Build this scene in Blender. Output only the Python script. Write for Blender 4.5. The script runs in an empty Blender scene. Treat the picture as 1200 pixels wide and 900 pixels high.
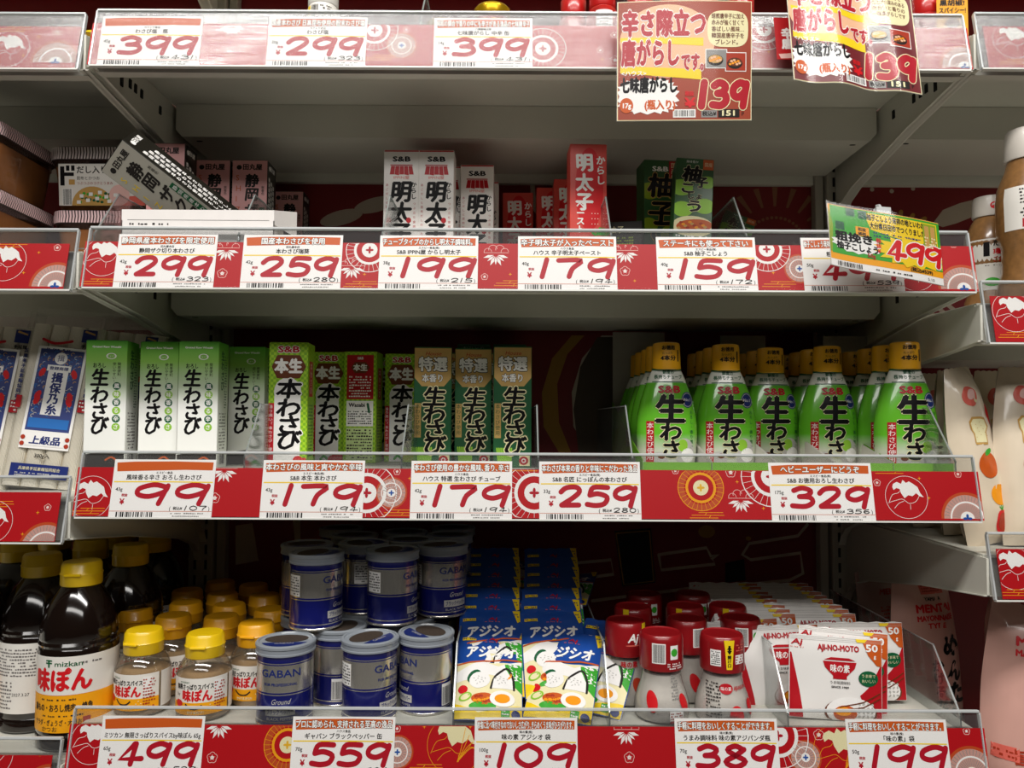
import bpy, math, random
from mathutils import Vector, Matrix
from mathutils.geometry import tessellate_polygon
random.seed(7)
R = math.radians
C = bpy.context.scene.collection
K = 0.001                                   # everything below is written in millimetres

# ---------------------------------------------------------------- camera, world, lights
CAM = (-17.9, -744.5, 0.0); PITCH, YAW, ROLL, FPX = 0.0480, -0.0014, 0.0052, 883.0
def axes():
    cp, sp, cy, sy, cr, sr = math.cos(PITCH), math.sin(PITCH), math.cos(YAW), math.sin(YAW), math.cos(ROLL), math.sin(ROLL)
    f = Vector((-sy*cp, cy*cp, sp)); r = Vector((cy, sy, 0)); u = r.cross(f)
    return cr*r + sr*u, -sr*r + cr*u, f
AR, AU, AF = axes()
cam = bpy.data.objects.new('camera', bpy.data.cameras.new('camera')); C.objects.link(cam)
cam.matrix_world = Matrix(((AR.x, AU.x, -AF.x, CAM[0]*K), (AR.y, AU.y, -AF.y, CAM[1]*K), (AR.z, AU.z, -AF.z, CAM[2]*K), (0, 0, 0, 1)))
cam.data.sensor_fit = 'HORIZONTAL'; cam.data.sensor_width = 36; cam.data.lens = 36*FPX/1200
cam.data.clip_start = 0.01; cam.data.clip_end = 30
sc = bpy.context.scene; sc.camera = cam
sc.view_settings.view_transform = 'Standard'; sc.view_settings.look = 'None'
sc.view_settings.gamma = 1; sc.view_settings.use_curve_mapping = False
sc.view_settings.exposure = 0.1
w = bpy.data.worlds.new('world'); sc.world = w; w.use_nodes = True
w.node_tree.nodes['Background'].inputs[0].default_value = (1.0, 0.97, 0.92, 1)
w.node_tree.nodes['Background'].inputs[1].default_value = 0.014
def area(name, loc, rx, sx, sy, e, col):
    l = bpy.data.lights.new(name, 'AREA'); l.shape = 'RECTANGLE'; l.size = sx*K; l.size_y = sy*K; l.energy = e; l.color = col
    o = bpy.data.objects.new(name, l); C.objects.link(o); o.location = [c*K for c in loc]; o.rotation_euler = (R(rx), 0, 0)
area('ceiling_lamp_row', (0, -1150, 1500), 28, 2600, 260, 48, (1, .97, .93))
area('ceiling_lamp_row_far', (0, -2600, 1500), 58, 3200, 300, 24, (1, .97, .93))
def at(u, v, Y):                             # the point at depth Y seen at photograph pixel (u, v): used to read sizes and places off the photo
    d = (u-600)/FPX*AR - (v-450)/FPX*AU + AF
    k = (Y-CAM[1])/d.y
    return CAM[0]+k*d.x, CAM[2]+k*d.z

# ---------------------------------------------------------------- materials
MT = {}
def lin(h):
    h = h.lstrip('#'); c = [int(h[i:i+2], 16)/255 for i in (0, 2, 4)]
    return tuple(x/12.92 if x <= .04045 else ((x+.055)/1.055)**2.4 for x in c)
def mat(name, h, rough=.5, metal=0, coat=0, var=0, scale=60, bump=0, spec=.5):
    if name in MT: return MT[name]
    m = bpy.data.materials.new(name); m.use_nodes = True; MT[name] = m
    n = m.node_tree; b = n.nodes['Principled BSDF']; c = lin(h)
    b.inputs['Base Color'].default_value = (*c, 1); b.inputs['Roughness'].default_value = rough
    b.inputs['Metallic'].default_value = metal; b.inputs['Coat Weight'].default_value = coat; b.inputs['Specular IOR Level'].default_value = spec
    b.inputs['Coat Roughness'].default_value = .08
    if var or bump:
        t = n.nodes.new('ShaderNodeTexCoord'); z = n.nodes.new('ShaderNodeTexNoise'); z.inputs['Scale'].default_value = scale; z.inputs['Detail'].default_value = 3
        n.links.new(t.outputs['Object'], z.inputs['Vector'])
        if var:
            r = n.nodes.new('ShaderNodeValToRGB'); r.color_ramp.elements[0].position = .3; r.color_ramp.elements[1].position = .7
            r.color_ramp.elements[0].color = (*[x*(1-var) for x in c], 1); r.color_ramp.elements[1].color = (*[min(1, x*(1+var)) for x in c], 1)
            n.links.new(z.outputs[0], r.inputs[0]); n.links.new(r.outputs[0], b.inputs['Base Color'])
        if bump:
            p = n.nodes.new('ShaderNodeBump'); p.inputs['Strength'].default_value = bump; p.inputs['Distance'].default_value = .001
            n.links.new(z.outputs[0], p.inputs['Height']); n.links.new(p.outputs[0], b.inputs['Normal'])
    return m
def clear(name, tint, refl, rough=.05, body=0, bodycol='#ffffff', streak=False, fr=.5):
    m = bpy.data.materials.new(name); m.use_nodes = True; MT[name] = m; n = m.node_tree; n.nodes.clear()
    o = n.nodes.new('ShaderNodeOutputMaterial'); t = n.nodes.new('ShaderNodeBsdfTransparent'); g = n.nodes.new('ShaderNodeBsdfGlossy')
    t.inputs[0].default_value = (*lin(tint), 1); g.inputs['Roughness'].default_value = rough
    lw = n.nodes.new('ShaderNodeLayerWeight'); lw.inputs[0].default_value = .35
    a = n.nodes.new('ShaderNodeMath'); a.operation = 'MULTIPLY_ADD'; a.inputs[1].default_value = fr; a.inputs[2].default_value = refl
    n.links.new(lw.outputs['Fresnel'], a.inputs[0])
    x = n.nodes.new('ShaderNodeMixShader'); n.links.new(a.outputs[0], x.inputs[0]); n.links.new(t.outputs[0], x.inputs[1]); n.links.new(g.outputs[0], x.inputs[2])
    if streak:
        tc = n.nodes.new('ShaderNodeTexCoord'); mp = n.nodes.new('ShaderNodeMapping'); mp.inputs['Scale'].default_value = (2, 900, 900)
        z = n.nodes.new('ShaderNodeTexNoise'); z.inputs['Scale'].default_value = 1.2; bp = n.nodes.new('ShaderNodeBump'); bp.inputs['Strength'].default_value = .5; bp.inputs['Distance'].default_value = .001
        n.links.new(tc.outputs['Object'], mp.inputs[0]); n.links.new(mp.outputs[0], z.inputs[0]); n.links.new(z.outputs[0], bp.inputs['Height']); n.links.new(bp.outputs[0], g.inputs['Normal'])
    if body:
        d = n.nodes.new('ShaderNodeBsdfDiffuse'); d.inputs[0].default_value = (*lin(bodycol), 1); y = n.nodes.new('ShaderNodeMixShader'); y.inputs[0].default_value = body
        n.links.new(x.outputs[0], y.inputs[1]); n.links.new(d.outputs[0], y.inputs[2]); x = y
    n.links.new(x.outputs[0], o.inputs[0]); return m
def ramp(name, stops, rough=.45, axis=2, coat=0, interp='LINEAR', scale=1.0):   # colour printed in bands or a gradient up the pack (object z, mm)
    m = bpy.data.materials.new(name); m.use_nodes = True; MT[name] = m; n = m.node_tree; b = n.nodes['Principled BSDF']; b.inputs['Roughness'].default_value = rough
    b.inputs['Coat Weight'].default_value = coat
    t = n.nodes.new('ShaderNodeTexCoord'); s = n.nodes.new('ShaderNodeSeparateXYZ'); q = n.nodes.new('ShaderNodeMapRange')
    q.inputs[1].default_value = stops[0][0]*K; q.inputs[2].default_value = stops[-1][0]*K
    r = n.nodes.new('ShaderNodeValToRGB'); r.color_ramp.interpolation = interp; L = stops[-1][0]-stops[0][0]
    while len(r.color_ramp.elements) < len(stops): r.color_ramp.elements.new(.5)
    for e, (p, h) in zip(r.color_ramp.elements, stops): e.position = (p-stops[0][0])/L
    for i, (p, h) in enumerate(stops): r.color_ramp.elements[i].color = (*lin(h), 1)
    n.links.new(t.outputs['Object'], s.inputs[0]); n.links.new(s.outputs[axis], q.inputs[0]); n.links.new(q.outputs[0], r.inputs[0]); n.links.new(r.outputs[0], b.inputs['Base Color'])
    return m
def fibre(name, h1, h2, scale, rot=0):
    m = bpy.data.materials.new(name); m.use_nodes = True; MT[name] = m; n = m.node_tree; b = n.nodes['Principled BSDF']; b.inputs['Roughness'].default_value = .35
    b.inputs['Coat Weight'].default_value = .2
    t = n.nodes.new('ShaderNodeTexCoord'); q = n.nodes.new('ShaderNodeTexWave'); q.inputs['Scale'].default_value = scale; q.inputs['Distortion'].default_value = .6; q.inputs['Detail'].default_value = 1
    r = n.nodes.new('ShaderNodeValToRGB'); r.color_ramp.elements[0].color = (*lin(h1), 1); r.color_ramp.elements[1].color = (*lin(h2), 1); r.color_ramp.elements[0].position = .2
    p = n.nodes.new('ShaderNodeBump'); p.inputs['Strength'].default_value = .5; p.inputs['Distance'].default_value = .001
    n.links.new(t.outputs['Object'], q.inputs[0]); n.links.new(q.outputs[1], r.inputs[0]); n.links.new(r.outputs[0], b.inputs['Base Color'])
    n.links.new(q.outputs[1], p.inputs['Height']); n.links.new(p.outputs[0], b.inputs['Normal']); return m
INK = dict(white='#f4f2ee', paper='#f1efec', red='#b5121f', pricered='#b01226', black='#141214', gold='#e8b32e', neon='#f0a418', orange='#c9591d', brightred='#d2161e', yellow='#f2cf1c', pink='#eec0b8',
           green='#3aa52f', dgreen='#0f5a34', ltgreen='#8fc43a', navy='#1b2a6b', blue='#1d4fa0', tan='#c89c55', grey='#8d8b88', cream='#ece3b4', brown='#6a3416', peach='#e9b893', egg='#f29a18', rust='#a8331a', silver='#b9b7b2', salmon='#e0685a', dark='#2c2826', linegrey='#6f6a68', olive='#8da41e', stripred='#b81019', bandgold='#f3a712', sky='#2a6db8')
def ink(n): return mat('ink_'+n, INK[n], .42, spec=.15 if n in ('black', 'dark') else .35)

# ---------------------------------------------------------------- mesh and print collectors
class M:
    def __init__(s): s.v = []; s.f = []; s.mi = []; s.sm = []; s.mats = []
    def idx(s, m):
        if isinstance(m, str): m = ink(m)
        if m not in s.mats: s.mats.append(m)
        return s.mats.index(m)
    def add(s, V, F, m, smooth=False):
        k = len(s.v); i = s.idx(m); s.v += [tuple(p) for p in V]
        for f in F: s.f.append([k+a for a in f]); s.mi.append(i); s.sm.append(smooth)
        return s
    def box(s, x0, x1, y0, y1, z0, z1, m, ch=0, fm=None):   # fm: material per face (front back left right top bottom)
        fm = fm or {}
        if not ch:
            V = [(x, y, z) for z in (z0, z1) for y in (y0, y1) for x in (x0, x1)]
            for nme, f in dict(front=(0, 1, 5, 4), back=(3, 2, 6, 7), left=(2, 0, 4, 6), right=(1, 3, 7, 5), top=(4, 5, 7, 6), bottom=(2, 3, 1, 0)).items(): s.add([V[i] for i in f], [(0, 1, 2, 3)], fm.get(nme, m))
            return s
        c = ch; X = (x0, x1); Y = (y0, y1); Z = (z0, z1); P = {}
        V = []
        for i in (0, 1):
            for j in (0, 1):
                for k in (0, 1):
                    a = X[i]; b = Y[j]; d = Z[k]; sx, sy, sz = (1-2*i)*c, (1-2*j)*c, (1-2*k)*c
                    P[i, j, k, 'x'] = (a, b+sy, d+sz); P[i, j, k, 'y'] = (a+sx, b, d+sz); P[i, j, k, 'z'] = (a+sx, b+sy, d)
        def q(m_, *ks): s.add([P[k_] for k_ in ks], [tuple(range(len(ks)))], m_)
        q(fm.get('front', m), (0,0,0,'y'), (1,0,0,'y'), (1,0,1,'y'), (0,0,1,'y')); q(fm.get('back', m), (1,1,0,'y'), (0,1,0,'y'), (0,1,1,'y'), (1,1,1,'y'))
        q(fm.get('left', m), (0,1,0,'x'), (0,0,0,'x'), (0,0,1,'x'), (0,1,1,'x')); q(fm.get('right', m), (1,0,0,'x'), (1,1,0,'x'), (1,1,1,'x'), (1,0,1,'x'))
        q(fm.get('top', m), (0,0,1,'z'), (1,0,1,'z'), (1,1,1,'z'), (0,1,1,'z')); q(fm.get('bottom', m), (0,1,0,'z'), (1,1,0,'z'), (1,0,0,'z'), (0,0,0,'z'))
        for i in (0, 1):
            for j in (0, 1): q(m, (i,j,0,'x'), (i,j,0,'y'), (i,j,1,'y'), (i,j,1,'x'))
            for k in (0, 1): q(m, (i,0,k,'x'), (i,0,k,'z'), (i,1,k,'z'), (i,1,k,'x'))
        for j in (0, 1):
            for k in (0, 1): q(m, (0,j,k,'y'), (0,j,k,'z'), (1,j,k,'z'), (1,j,k,'y'))
        for i in (0, 1):
            for j in (0, 1):
                for k in (0, 1): q(m, (i,j,k,'x'), (i,j,k,'y'), (i,j,k,'z'))
        return s
    def lathe(s, prof, m, n=32, ky=1, e=2, cx=0, cy=0, cap=True, ridge=0):     # prof [(r, z)]; e>2 squarer section
        V = []; F = []
        for r, z in prof:
            for i in range(n):
                a = 2*math.pi*i/n; c, d = math.cos(a), math.sin(a); k = 1 if e == 2 else (abs(c)**e+abs(d)**e)**(-1/e)
                rr = r*(1-ridge*(i % 2)); V.append((cx+rr*c*k, cy+rr*d*k*ky, z))
        for j in range(len(prof)-1):
            for i in range(n): a = j*n+i; b = j*n+(i+1) % n; F.append((a, b, b+n, a+n))
        if cap: F.append(tuple(reversed(range(n)))); F.append(tuple(range((len(prof)-1)*n, len(prof)*n)))
        return s.add(V, F, m, True)
    def prism(s, pts, x0, x1, m):            # outline in (y, z), extruded along x
        n = len(pts); V = [(x0, y, z) for y, z in pts]+[(x1, y, z) for y, z in pts]
        T = tessellate_polygon([[Vector((y, z, 0)) for y, z in pts]])
        F = [tuple(t) for t in T]+[tuple(n+i for i in reversed(t)) for t in T]+[(i, (i+1) % n, n+(i+1) % n, n+i) for i in range(n)]
        return s.add(V, F, m)
    def tube(s, pts, r, m, n=6):
        V = []; F = []
        for i, p in enumerate(pts):
            p = Vector(p); a = Vector(pts[max(0, i-1)]); b = Vector(pts[min(len(pts)-1, i+1)]); t = (b-a).normalized()
            u = t.cross(Vector((0.13, .3, 1))).normalized(); v = t.cross(u)
            for k in range(n): V.append(p+r*(math.cos(2*math.pi*k/n)*u+math.sin(2*math.pi*k/n)*v))
        for j in range(len(pts)-1):
            for i in range(n): a = j*n+i; b = j*n+(i+1) % n; F.append((a, b, b+n, a+n))
        F.append(tuple(range(n))); F.append(tuple(range((len(pts)-1)*n, len(pts)*n)))
        return s.add(V, F, m, True)
    def mesh(s, name):
        me = bpy.data.meshes.new(name); me.from_pydata([(x*K, y*K, z*K) for x, y, z in s.v], [], s.f)
        for m in s.mats: me.materials.append(m)
        me.polygons.foreach_set('material_index', s.mi); me.polygons.foreach_set('use_smooth', s.sm)
        if any(s.sm): me.set_sharp_from_angle(angle=R(38))
        me.update(); return me
    def build(s, name, parent=None, loc=None, rot=None):
        o = bpy.data.objects.new(name, s.mesh(name)); C.objects.link(o)
        if parent: o.parent = parent
        if loc: o.location = [c*K for c in loc]
        if rot: o.rotation_euler = [R(a) for a in rot]
        return o
GL = {}
def raw(c):
    cu = bpy.data.curves.new('t', 'FONT'); cu.body = c; cu.resolution_u = 2; o = bpy.data.objects.new('t', cu); m = o.to_mesh()
    v = [(p.co.x, p.co.y) for p in m.vertices]; f = [tuple(p.vertices) for p in m.polygons]
    o.to_mesh_clear(); bpy.data.objects.remove(o); bpy.data.curves.remove(cu); return v, f
def mx(v): return max([p[0] for p in v] or [0])
BAR = mx(raw('|')[0])
def glyph(c):
    if c not in GL:
        v, f = ([], []) if c in ' \u3000' else raw(c)
        GL[c] = (v, f, mx(raw(c+'|')[0])-BAR)
    return GL[c]
_r = glyph('国')[0]; CY0 = min(p[1] for p in _r); CH = max(p[1] for p in _r)-CY0
def cut(V, F, q):                             # split large print shapes so that they follow a curved pack
    V = list(V); out = []; mid = {}
    st = [(f[0], f[i], f[i+1]) for f in F for i in range(1, len(f)-1)]
    while st:
        t = st.pop(); e = max(range(3), key=lambda i: (V[t[i]][0]-V[t[(i+1) % 3]][0])**2+(V[t[i]][1]-V[t[(i+1) % 3]][1])**2)
        a, b, c = t[e], t[(e+1) % 3], t[(e+2) % 3]
        if (V[a][0]-V[b][0])**2+(V[a][1]-V[b][1])**2 <= q*q: out.append(t); continue
        k = (min(a, b), max(a, b))
        if k not in mid: mid[k] = len(V); V.append(((V[a][0]+V[b][0])/2, (V[a][1]+V[b][1])/2))
        m = mid[k]; st += [(a, m, c), (m, b, c)]
    return V, out
class Ink:
    def __init__(s): s.i = []
    def raw(s, V, F, m, l=1): s.i.append((V, F, m, l)); return s
    def poly(s, pts, m, l=1):
        T = tessellate_polygon([[Vector((x, y, 0)) for x, y in pts]]); F = []
        for t in T:
            a, b, c = [pts[i] for i in t]
            F.append(tuple(t) if (b[0]-a[0])*(c[1]-a[1])-(b[1]-a[1])*(c[0]-a[0]) > 0 else tuple(reversed(t)))
        return s.raw(list(pts), F, m, l)
    def rect(s, x, y, w_, h, m, l=1, nx=1, ny=1):
        V = [(x+w_*i/nx, y+h*j/ny) for j in range(ny+1) for i in range(nx+1)]; q = nx+1
        return s.raw(V, [(j*q+i, j*q+i+1, (j+1)*q+i+1, (j+1)*q+i) for j in range(ny) for i in range(nx)], m, l)
    def disc(s, x, y, rx, ry, m, l=1, n=20, rot=0):
        c, d = math.cos(rot), math.sin(rot)
        V = []
        for i in range(n):
            a = 2*math.pi*i/n; p, q = rx*math.cos(a), ry*math.sin(a); V.append((x+p*c-q*d, y+p*d+q*c))
        return s.raw(V, [tuple(range(n))], m, l)
    def ring(s, x, y, r0, r1, m, l=1, n=28, a0=0, a1=360, ky=1):
        full = a1-a0 >= 360; k = n if full else n+1; V = []
        for i in range(k):
            a = R(a0+(a1-a0)*i/n); V += [(x+r0*math.cos(a), y+ky*r0*math.sin(a)), (x+r1*math.cos(a), y+ky*r1*math.sin(a))]
        return s.raw(V, [(2*i, 2*i+1, 2*((i+1) % k)+1, 2*((i+1) % k)) for i in range(n)], m, l)
    def stroke(s, pts, w_, m, l=1, smooth=True, closed=False, caps=True):
        P = [Vector(p) for p in pts]
        if closed: P.append(P[0])
        if smooth and len(P) > 2:
            Q = []; n = len(P)
            for i in range(n-1):
                p0 = P[i-1] if i else (P[-2] if closed else P[0]); p3 = P[i+2] if i+2 < n else (P[1] if closed else P[-1]); p1, p2 = P[i], P[i+1]
                for t in (0, .25, .5, .75): Q.append(.5*((2*p1)+(p2-p0)*t+(2*p0-5*p1+4*p2-p3)*t*t+(3*p1-p0-3*p2+p3)*t**3))
            P = Q+[P[-1]]
        V = []
        for i, p in enumerate(P):
            a = P[i-1] if i else (P[-2] if closed else P[0]); b = P[i+1] if i+1 < len(P) else (P[1] if closed else P[-1]); t = b-a
            if t.length < 1e-6: t = Vector((1, 0))
            t.normalize(); nn = Vector((-t.y, t.x))*w_/2; V += [tuple(p-nn), tuple(p+nn)]
        s.raw(V, [(2*i, 2*i+2, 2*i+3, 2*i+1) for i in range(len(P)-1)], m, l)
        if caps and w_ > .7 and not closed:
            for p in (P[0], P[-1]): s.disc(p.x, p.y, w_/2, w_/2, m, l, 10)
        return s
    def text(s, t, x, y, h, m, l=1, w=None, bold=0, halo=None, hr=.08, slant=0, align='l', rot=0, kx=1):
        sz = h/CH; tot = sum(glyph(c)[2] for c in t)*sz or 1; k = (w/tot if w else kx); x0 = x-(tot*k if align == 'r' else tot*k/2 if align == 'c' else 0)
        cr, srn = math.cos(rot), math.sin(rot)
        def lay(dx, dy, mm, ll):
            cx = x0; V = []; F = []
            for c in t:
                v, f, a = glyph(c); b = len(V)
                for p in v:
                    X = cx+p[0]*sz*k+dx+slant*(p[1]-CY0)*sz; Y = y+(p[1]-CY0)*sz+dy
                    if rot: X, Y = x+(X-x)*cr-(Y-y)*srn, y+(X-x)*srn+(Y-y)*cr
                    V.append((X, Y))
                F += [tuple(b+i for i in g) for g in f]; cx += a*sz*k
            s.raw(V, F, mm, ll)
        if halo:
            for i in range(8): lay(hr*h*min(1, k)*math.cos(i*.785), hr*h*math.sin(i*.785), halo, l)
            l += 1
        if bold:
            q = bold*h
            for d in ((-q*min(1, k), 0), (q*min(1, k), 0), (0, q*.8), (0, -q*.8)): lay(*d, m, l)
        else: lay(0, 0, m, l)
        return s
    def vtext(s, t, x, y, h, m, l=1, step=None, **kw):        # written downward, y is the top
        st = step or h*1.12
        if isinstance(st, (int, float)): st = [st]*len(t)
        for c, q in zip(t, st): s.text(c, x, y-h, h, m, l, align='c', **kw); y -= q
        return s
    def fine(s, x, y, w_, h, rows, m, l=1, seed=1):            # type too small to read: short broken lines
        rd = random.Random(seed); st = h/rows
        V = []; F = []
        for r in range(rows):
            cx = x; yy = y+h-(r+.75)*st
            while cx < x+w_-st*.3:
                q = rd.uniform(.35, .9)*st; hh = st*rd.uniform(.35, .55)
                if rd.random() > .12: b = len(V); V += [(cx, yy), (min(cx+q, x+w_), yy), (min(cx+q, x+w_), yy+hh), (cx, yy+hh)]; F.append((b, b+1, b+2, b+3))
                cx += q+st*.22
        return s.raw(V, F, m, l)
    def barcode(s, x, y, w_, h, l=1, bg=True, seed=3, m='black'):
        rd = random.Random(seed)
        if bg: s.rect(x-1, y-1, w_+2, h+2, 'white', l)
        cx = x; V = []; F = []
        while cx < x+w_:
            q = rd.choice((.25, .4, .6, .8))*w_/26*1.3; b = len(V); V += [(cx, y), (min(cx+q, x+w_), y), (min(cx+q, x+w_), y+h), (cx, y+h)]; F.append((b, b+1, b+2, b+3)); cx += q+rd.choice((.3, .5, .8))*w_/26*1.3
        return s.raw(V, F, m, l+1)
    def put(s, M_, fn):
        q = getattr(fn, 'sub', 0)
        for n, (V, F, m, l) in enumerate(s.i):
            if not V: continue
            if q: V, F = cut(V, F, q)
            M_.add([fn(x, y, .12*l+.0045*(n % 24)) for x, y in V], F, m)
        return M_
DG = {'1': [[(.62, 1), (.38, 0)]], '2': [[(.06, .72), (.3, .95), (.72, .98), (.86, .76), (.6, .44), (.08, .03)], [(.08, .03), (.82, .04)]],
      '3': [[(.14, .86), (.5, 1), (.86, .84), (.7, .6), (.36, .54)], [(.36, .54), (.8, .5), (.9, .24), (.58, .03), (.04, .06)]],
      '4': [[(.62, .98), (.04, .24), (.95, .27)], [(.68, .98), (.5, 0)]],
      '5': [[(.92, .97), (.3, .97), (.14, .56)], [(.14, .56), (.5, .64), (.88, .46), (.76, .12), (.4, .02), (.02, .08)]],
      '6': [[(.8, .95), (.3, .75), (.1, .3), (.45, .02), (.85, .25), (.6, .52), (.15, .35)]],
      '7': [[(.08, .95), (.92, .95), (.6, .5), (.46, .02)]],
      '8': [[(.82, .84), (.5, 1), (.16, .82), (.5, .54), (.9, .26), (.48, 0), (.06, .24), (.5, .54), (.86, .84)]],
      '9': [[(.9, .88), (.55, 1), (.14, .8), (.1, .5), (.42, .38), (.84, .62), (.94, .88)], [(.95, .95), (.72, 0)]],
      '0': [[(.5, 1), (.12, .72), (.12, .28), (.5, 0), (.88, .28), (.88, .72), (.5, 1)]]}
def digits(I, t, x, y, w_, h, m, l, sw, gap=.16, straight=('4', '1')):
    cw = w_/(sum(.45 if c == '1' else 1 for c in t)+gap*(len(t)-1)); cx = x
    for c in t:
        k = .45 if c == '1' else 1
        for st in DG[c]:
            pts = [(cx+(px if c != '1' else (px-.28)/.45*.75)*cw*k, y+py*h) for px, py in st]
            I.stroke(pts, sw, m, l, smooth=c not in straight)
        cx += cw*(k+gap)
# ---------------------------------------------------------------- tagging, copying
def tag(o, label=None, cat=None, group=None, kind=None):
    for k, v in (('label', label), ('category', cat), ('group', group), ('kind', kind)):
        if v: o[k] = v
    return o
def thing(name, loc, label, cat, group=None, rot=(0, 0, 0)):
    o = bpy.data.objects.new(name, None); C.objects.link(o); o.location = [c*K for c in loc]; o.rotation_euler = [R(a) for a in rot]; o.empty_display_size = .02
    return tag(o, label, cat, group)
KIDS = {}
def dup(p, loc, rot=(0, 0, 0), label=None, group=None):
    def cp(o, par):
        c = o.copy(); C.objects.link(c)
        if par: c.parent = par
        for ch in kids(o): cp(ch, c)
        return c
    r = cp(p, None); r.location = [c*K for c in loc]; r.rotation_euler = [R(a) for a in rot]
    if label: r['label'] = label
    if group: r['group'] = group
    return r
def kids(o):
    if o.name not in KIDS: KIDS[o.name] = list(o.children)
    return KIDS[o.name]
class Proto:                                  # first placement moves the prototype itself, later ones copy it
    def __init__(s, o): s.o = o; s.used = False
    def __call__(s, loc, label, rot=(0, 0, 0), group=None):
        if s.used: return dup(s.o, loc, rot, label, group)
        s.used = True; o = s.o; kids(o); o.location = [c*K for c in loc]; o.rotation_euler = [R(a) for a in rot]; o['label'] = label
        if group: o['group'] = group
        return o
def surf(fz):                                 # print pressed on a curved front: fz(x, z) -> y of the surface
    return lambda x, y, e: (x, fz(x, y)-e, y)

# ---------------------------------------------------------------- setting: floor, back wall, uprights
steel = mat('shelf_steel', '#d3d1c5', .42, .0, var=.04, scale=8); steel2 = mat('upright_steel', '#a8a295', .45, var=.05, scale=8)
slot = mat('slot_dark', '#0c0b0a', .9); wallred = mat('wall_print_red', '#7a0f14', .55, var=.06, scale=5)
acry = clear('acrylic', '#f6f7f7', .05, .08, .03); film = clear('acrylic_film', '#fbfbfb', .008, .04, fr=.07); acry_s1 = clear('acrylic_streaked', '#f6f6f6', .02, .16, .08, streak=True, fr=.2); acry_edge = clear('acrylic_edge', '#dfe6e6', .35, .15, .5, '#f2f5f5')
divm = clear('divider_clear', '#f2f4f4', .03, .05, .015); dive = clear('divider_edge', '#d5dcda', .3, .2, .3, '#c8cecc')
SH = [(354, 'top'), (128.5, 'second'), (-98, 'third'), (-348, 'bottom')]
ZB = [z for z, _ in SH]; DK = [z+43 for z in ZB]; LB = [350, 126, -123, -378]; RB = [356, 78, -174, -470]
tag(M().box(-3000, 3000, -3200, 420, -1370, -1350, mat('floor_tile', '#a09d95', .35, var=.05, scale=3)).build('floor'), kind='structure')
tag(M().box(-1400, 1400, 343, 352, -1350, 900, wallred).build('wall_back'), kind='structure')
I = Ink()
def bp(u, v): x, z = at(u, v, 342.8); return (x, z)
def bst(pts, wd, m, l=1, **kw): I.stroke([bp(*p) for p in pts], wd, m, l, smooth=kw.pop('smooth', False), **kw)
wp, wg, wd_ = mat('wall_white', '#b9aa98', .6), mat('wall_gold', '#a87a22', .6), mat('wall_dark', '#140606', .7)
for pts in ([(652, 662), (716, 656), (719, 673), (658, 681), (652, 662)], [(772, 650), (828, 642), (833, 652), (842, 650), (834, 655), (838, 661), (775, 668), (772, 650)], [(946, 615), (935, 628), (878, 637), (870, 650), (880, 656), (938, 648), (941, 672), (925, 680), (875, 685)], [(545, 667), (560, 670), (592, 668)], [(694, 704), (845, 685)], [(222, 655), (228, 645), (246, 643)]): bst(pts, 4.5, wp)
I.poly([bp(720, 622), bp(763, 619), bp(768, 683), bp(729, 687)], wd_, 1); bst([(722, 625), (761, 622), (766, 681), (731, 685), (722, 625)], 2, wg, 2)
I.disc(*bp(828, 623), 12, 9, wg, 1); I.disc(*bp(877, 631), 4, 3, wg, 1)
I.poly([bp(276, 616), bp(296, 613), bp(303, 657), bp(276, 662)], wp, 1); I.poly([bp(343, 608), bp(352, 608), bp(352, 635), bp(346, 640)], wp, 1); I.poly([bp(850, 660), bp(872, 655), bp(874, 680), bp(850, 683)], wd_, 1)
for cx, w0, m_ in ((655, 20, wg), (690, 18, wp)):
    I.poly([bp(cx+a, b) for a, b in ((15, 393), (-8, 420), (-20, 460), (-18, 500), (0, 530), (14, 530), (0, 495), (-2, 450), (10, 415), (30, 393))], m_, 1)
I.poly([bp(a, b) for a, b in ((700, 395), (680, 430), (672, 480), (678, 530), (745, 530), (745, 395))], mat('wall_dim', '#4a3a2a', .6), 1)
for k in range(9):
    a = R(20+k*17.5); c = (908, 285); I.poly([bp(c[0]+r*math.cos(a+d), c[1]-r*.9*math.sin(a+d)) for r, d in ((48, -.03), (74, -.045), (74, .045), (48, .03))], mat('wall_tan', '#8c5a3c', .6), 1)
    for q in range(2):
        a2 = R(15+k*18+q*9); I.disc(*bp(c[0]+34*math.cos(a2), c[1]-30*math.sin(a2)), 2.4, 2.4, mat('wall_tan', '', .6), 1, 8)
for a, b in ((400, 255), (440, 240)): I.disc(*bp(a, b), 32, 11, wp, 1, rot=.25)
for u in (1, 2, 3): bst([(598+u*26, 218), (604+u*24, 246), (625+u*22, 268)], 7, wp, 1, smooth=True)
I.poly([bp(742, 214), bp(752, 214), bp(768, 235), bp(752, 228)], wp, 1)
for k in range(5): bst([(1028+k*14, 248-abs(k-2)*-4), (1036+k*9, 262)], 6, wg, 1)
for a, b in ((1022, 222), (1045, 224), (1070, 221)): I.disc(*bp(a, b), 3.2, 3.2, wp, 1, 10)
I.poly([bp(a, b) for a, b in ((1093, 262), (1105, 246), (1125, 238), (1150, 232), (1165, 240), (1150, 250), (1120, 262), (1105, 266))], wp, 1)
for k in range(3): bst([(1085+k*12, 362-k*3), (1100+k*12, 374-k*3)], 6, wp, 1)
wmo = I.put(M(), lambda x, y, e: (x, 343-e, y)).build('trim_1'); tag(wmo, kind='structure')
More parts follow.
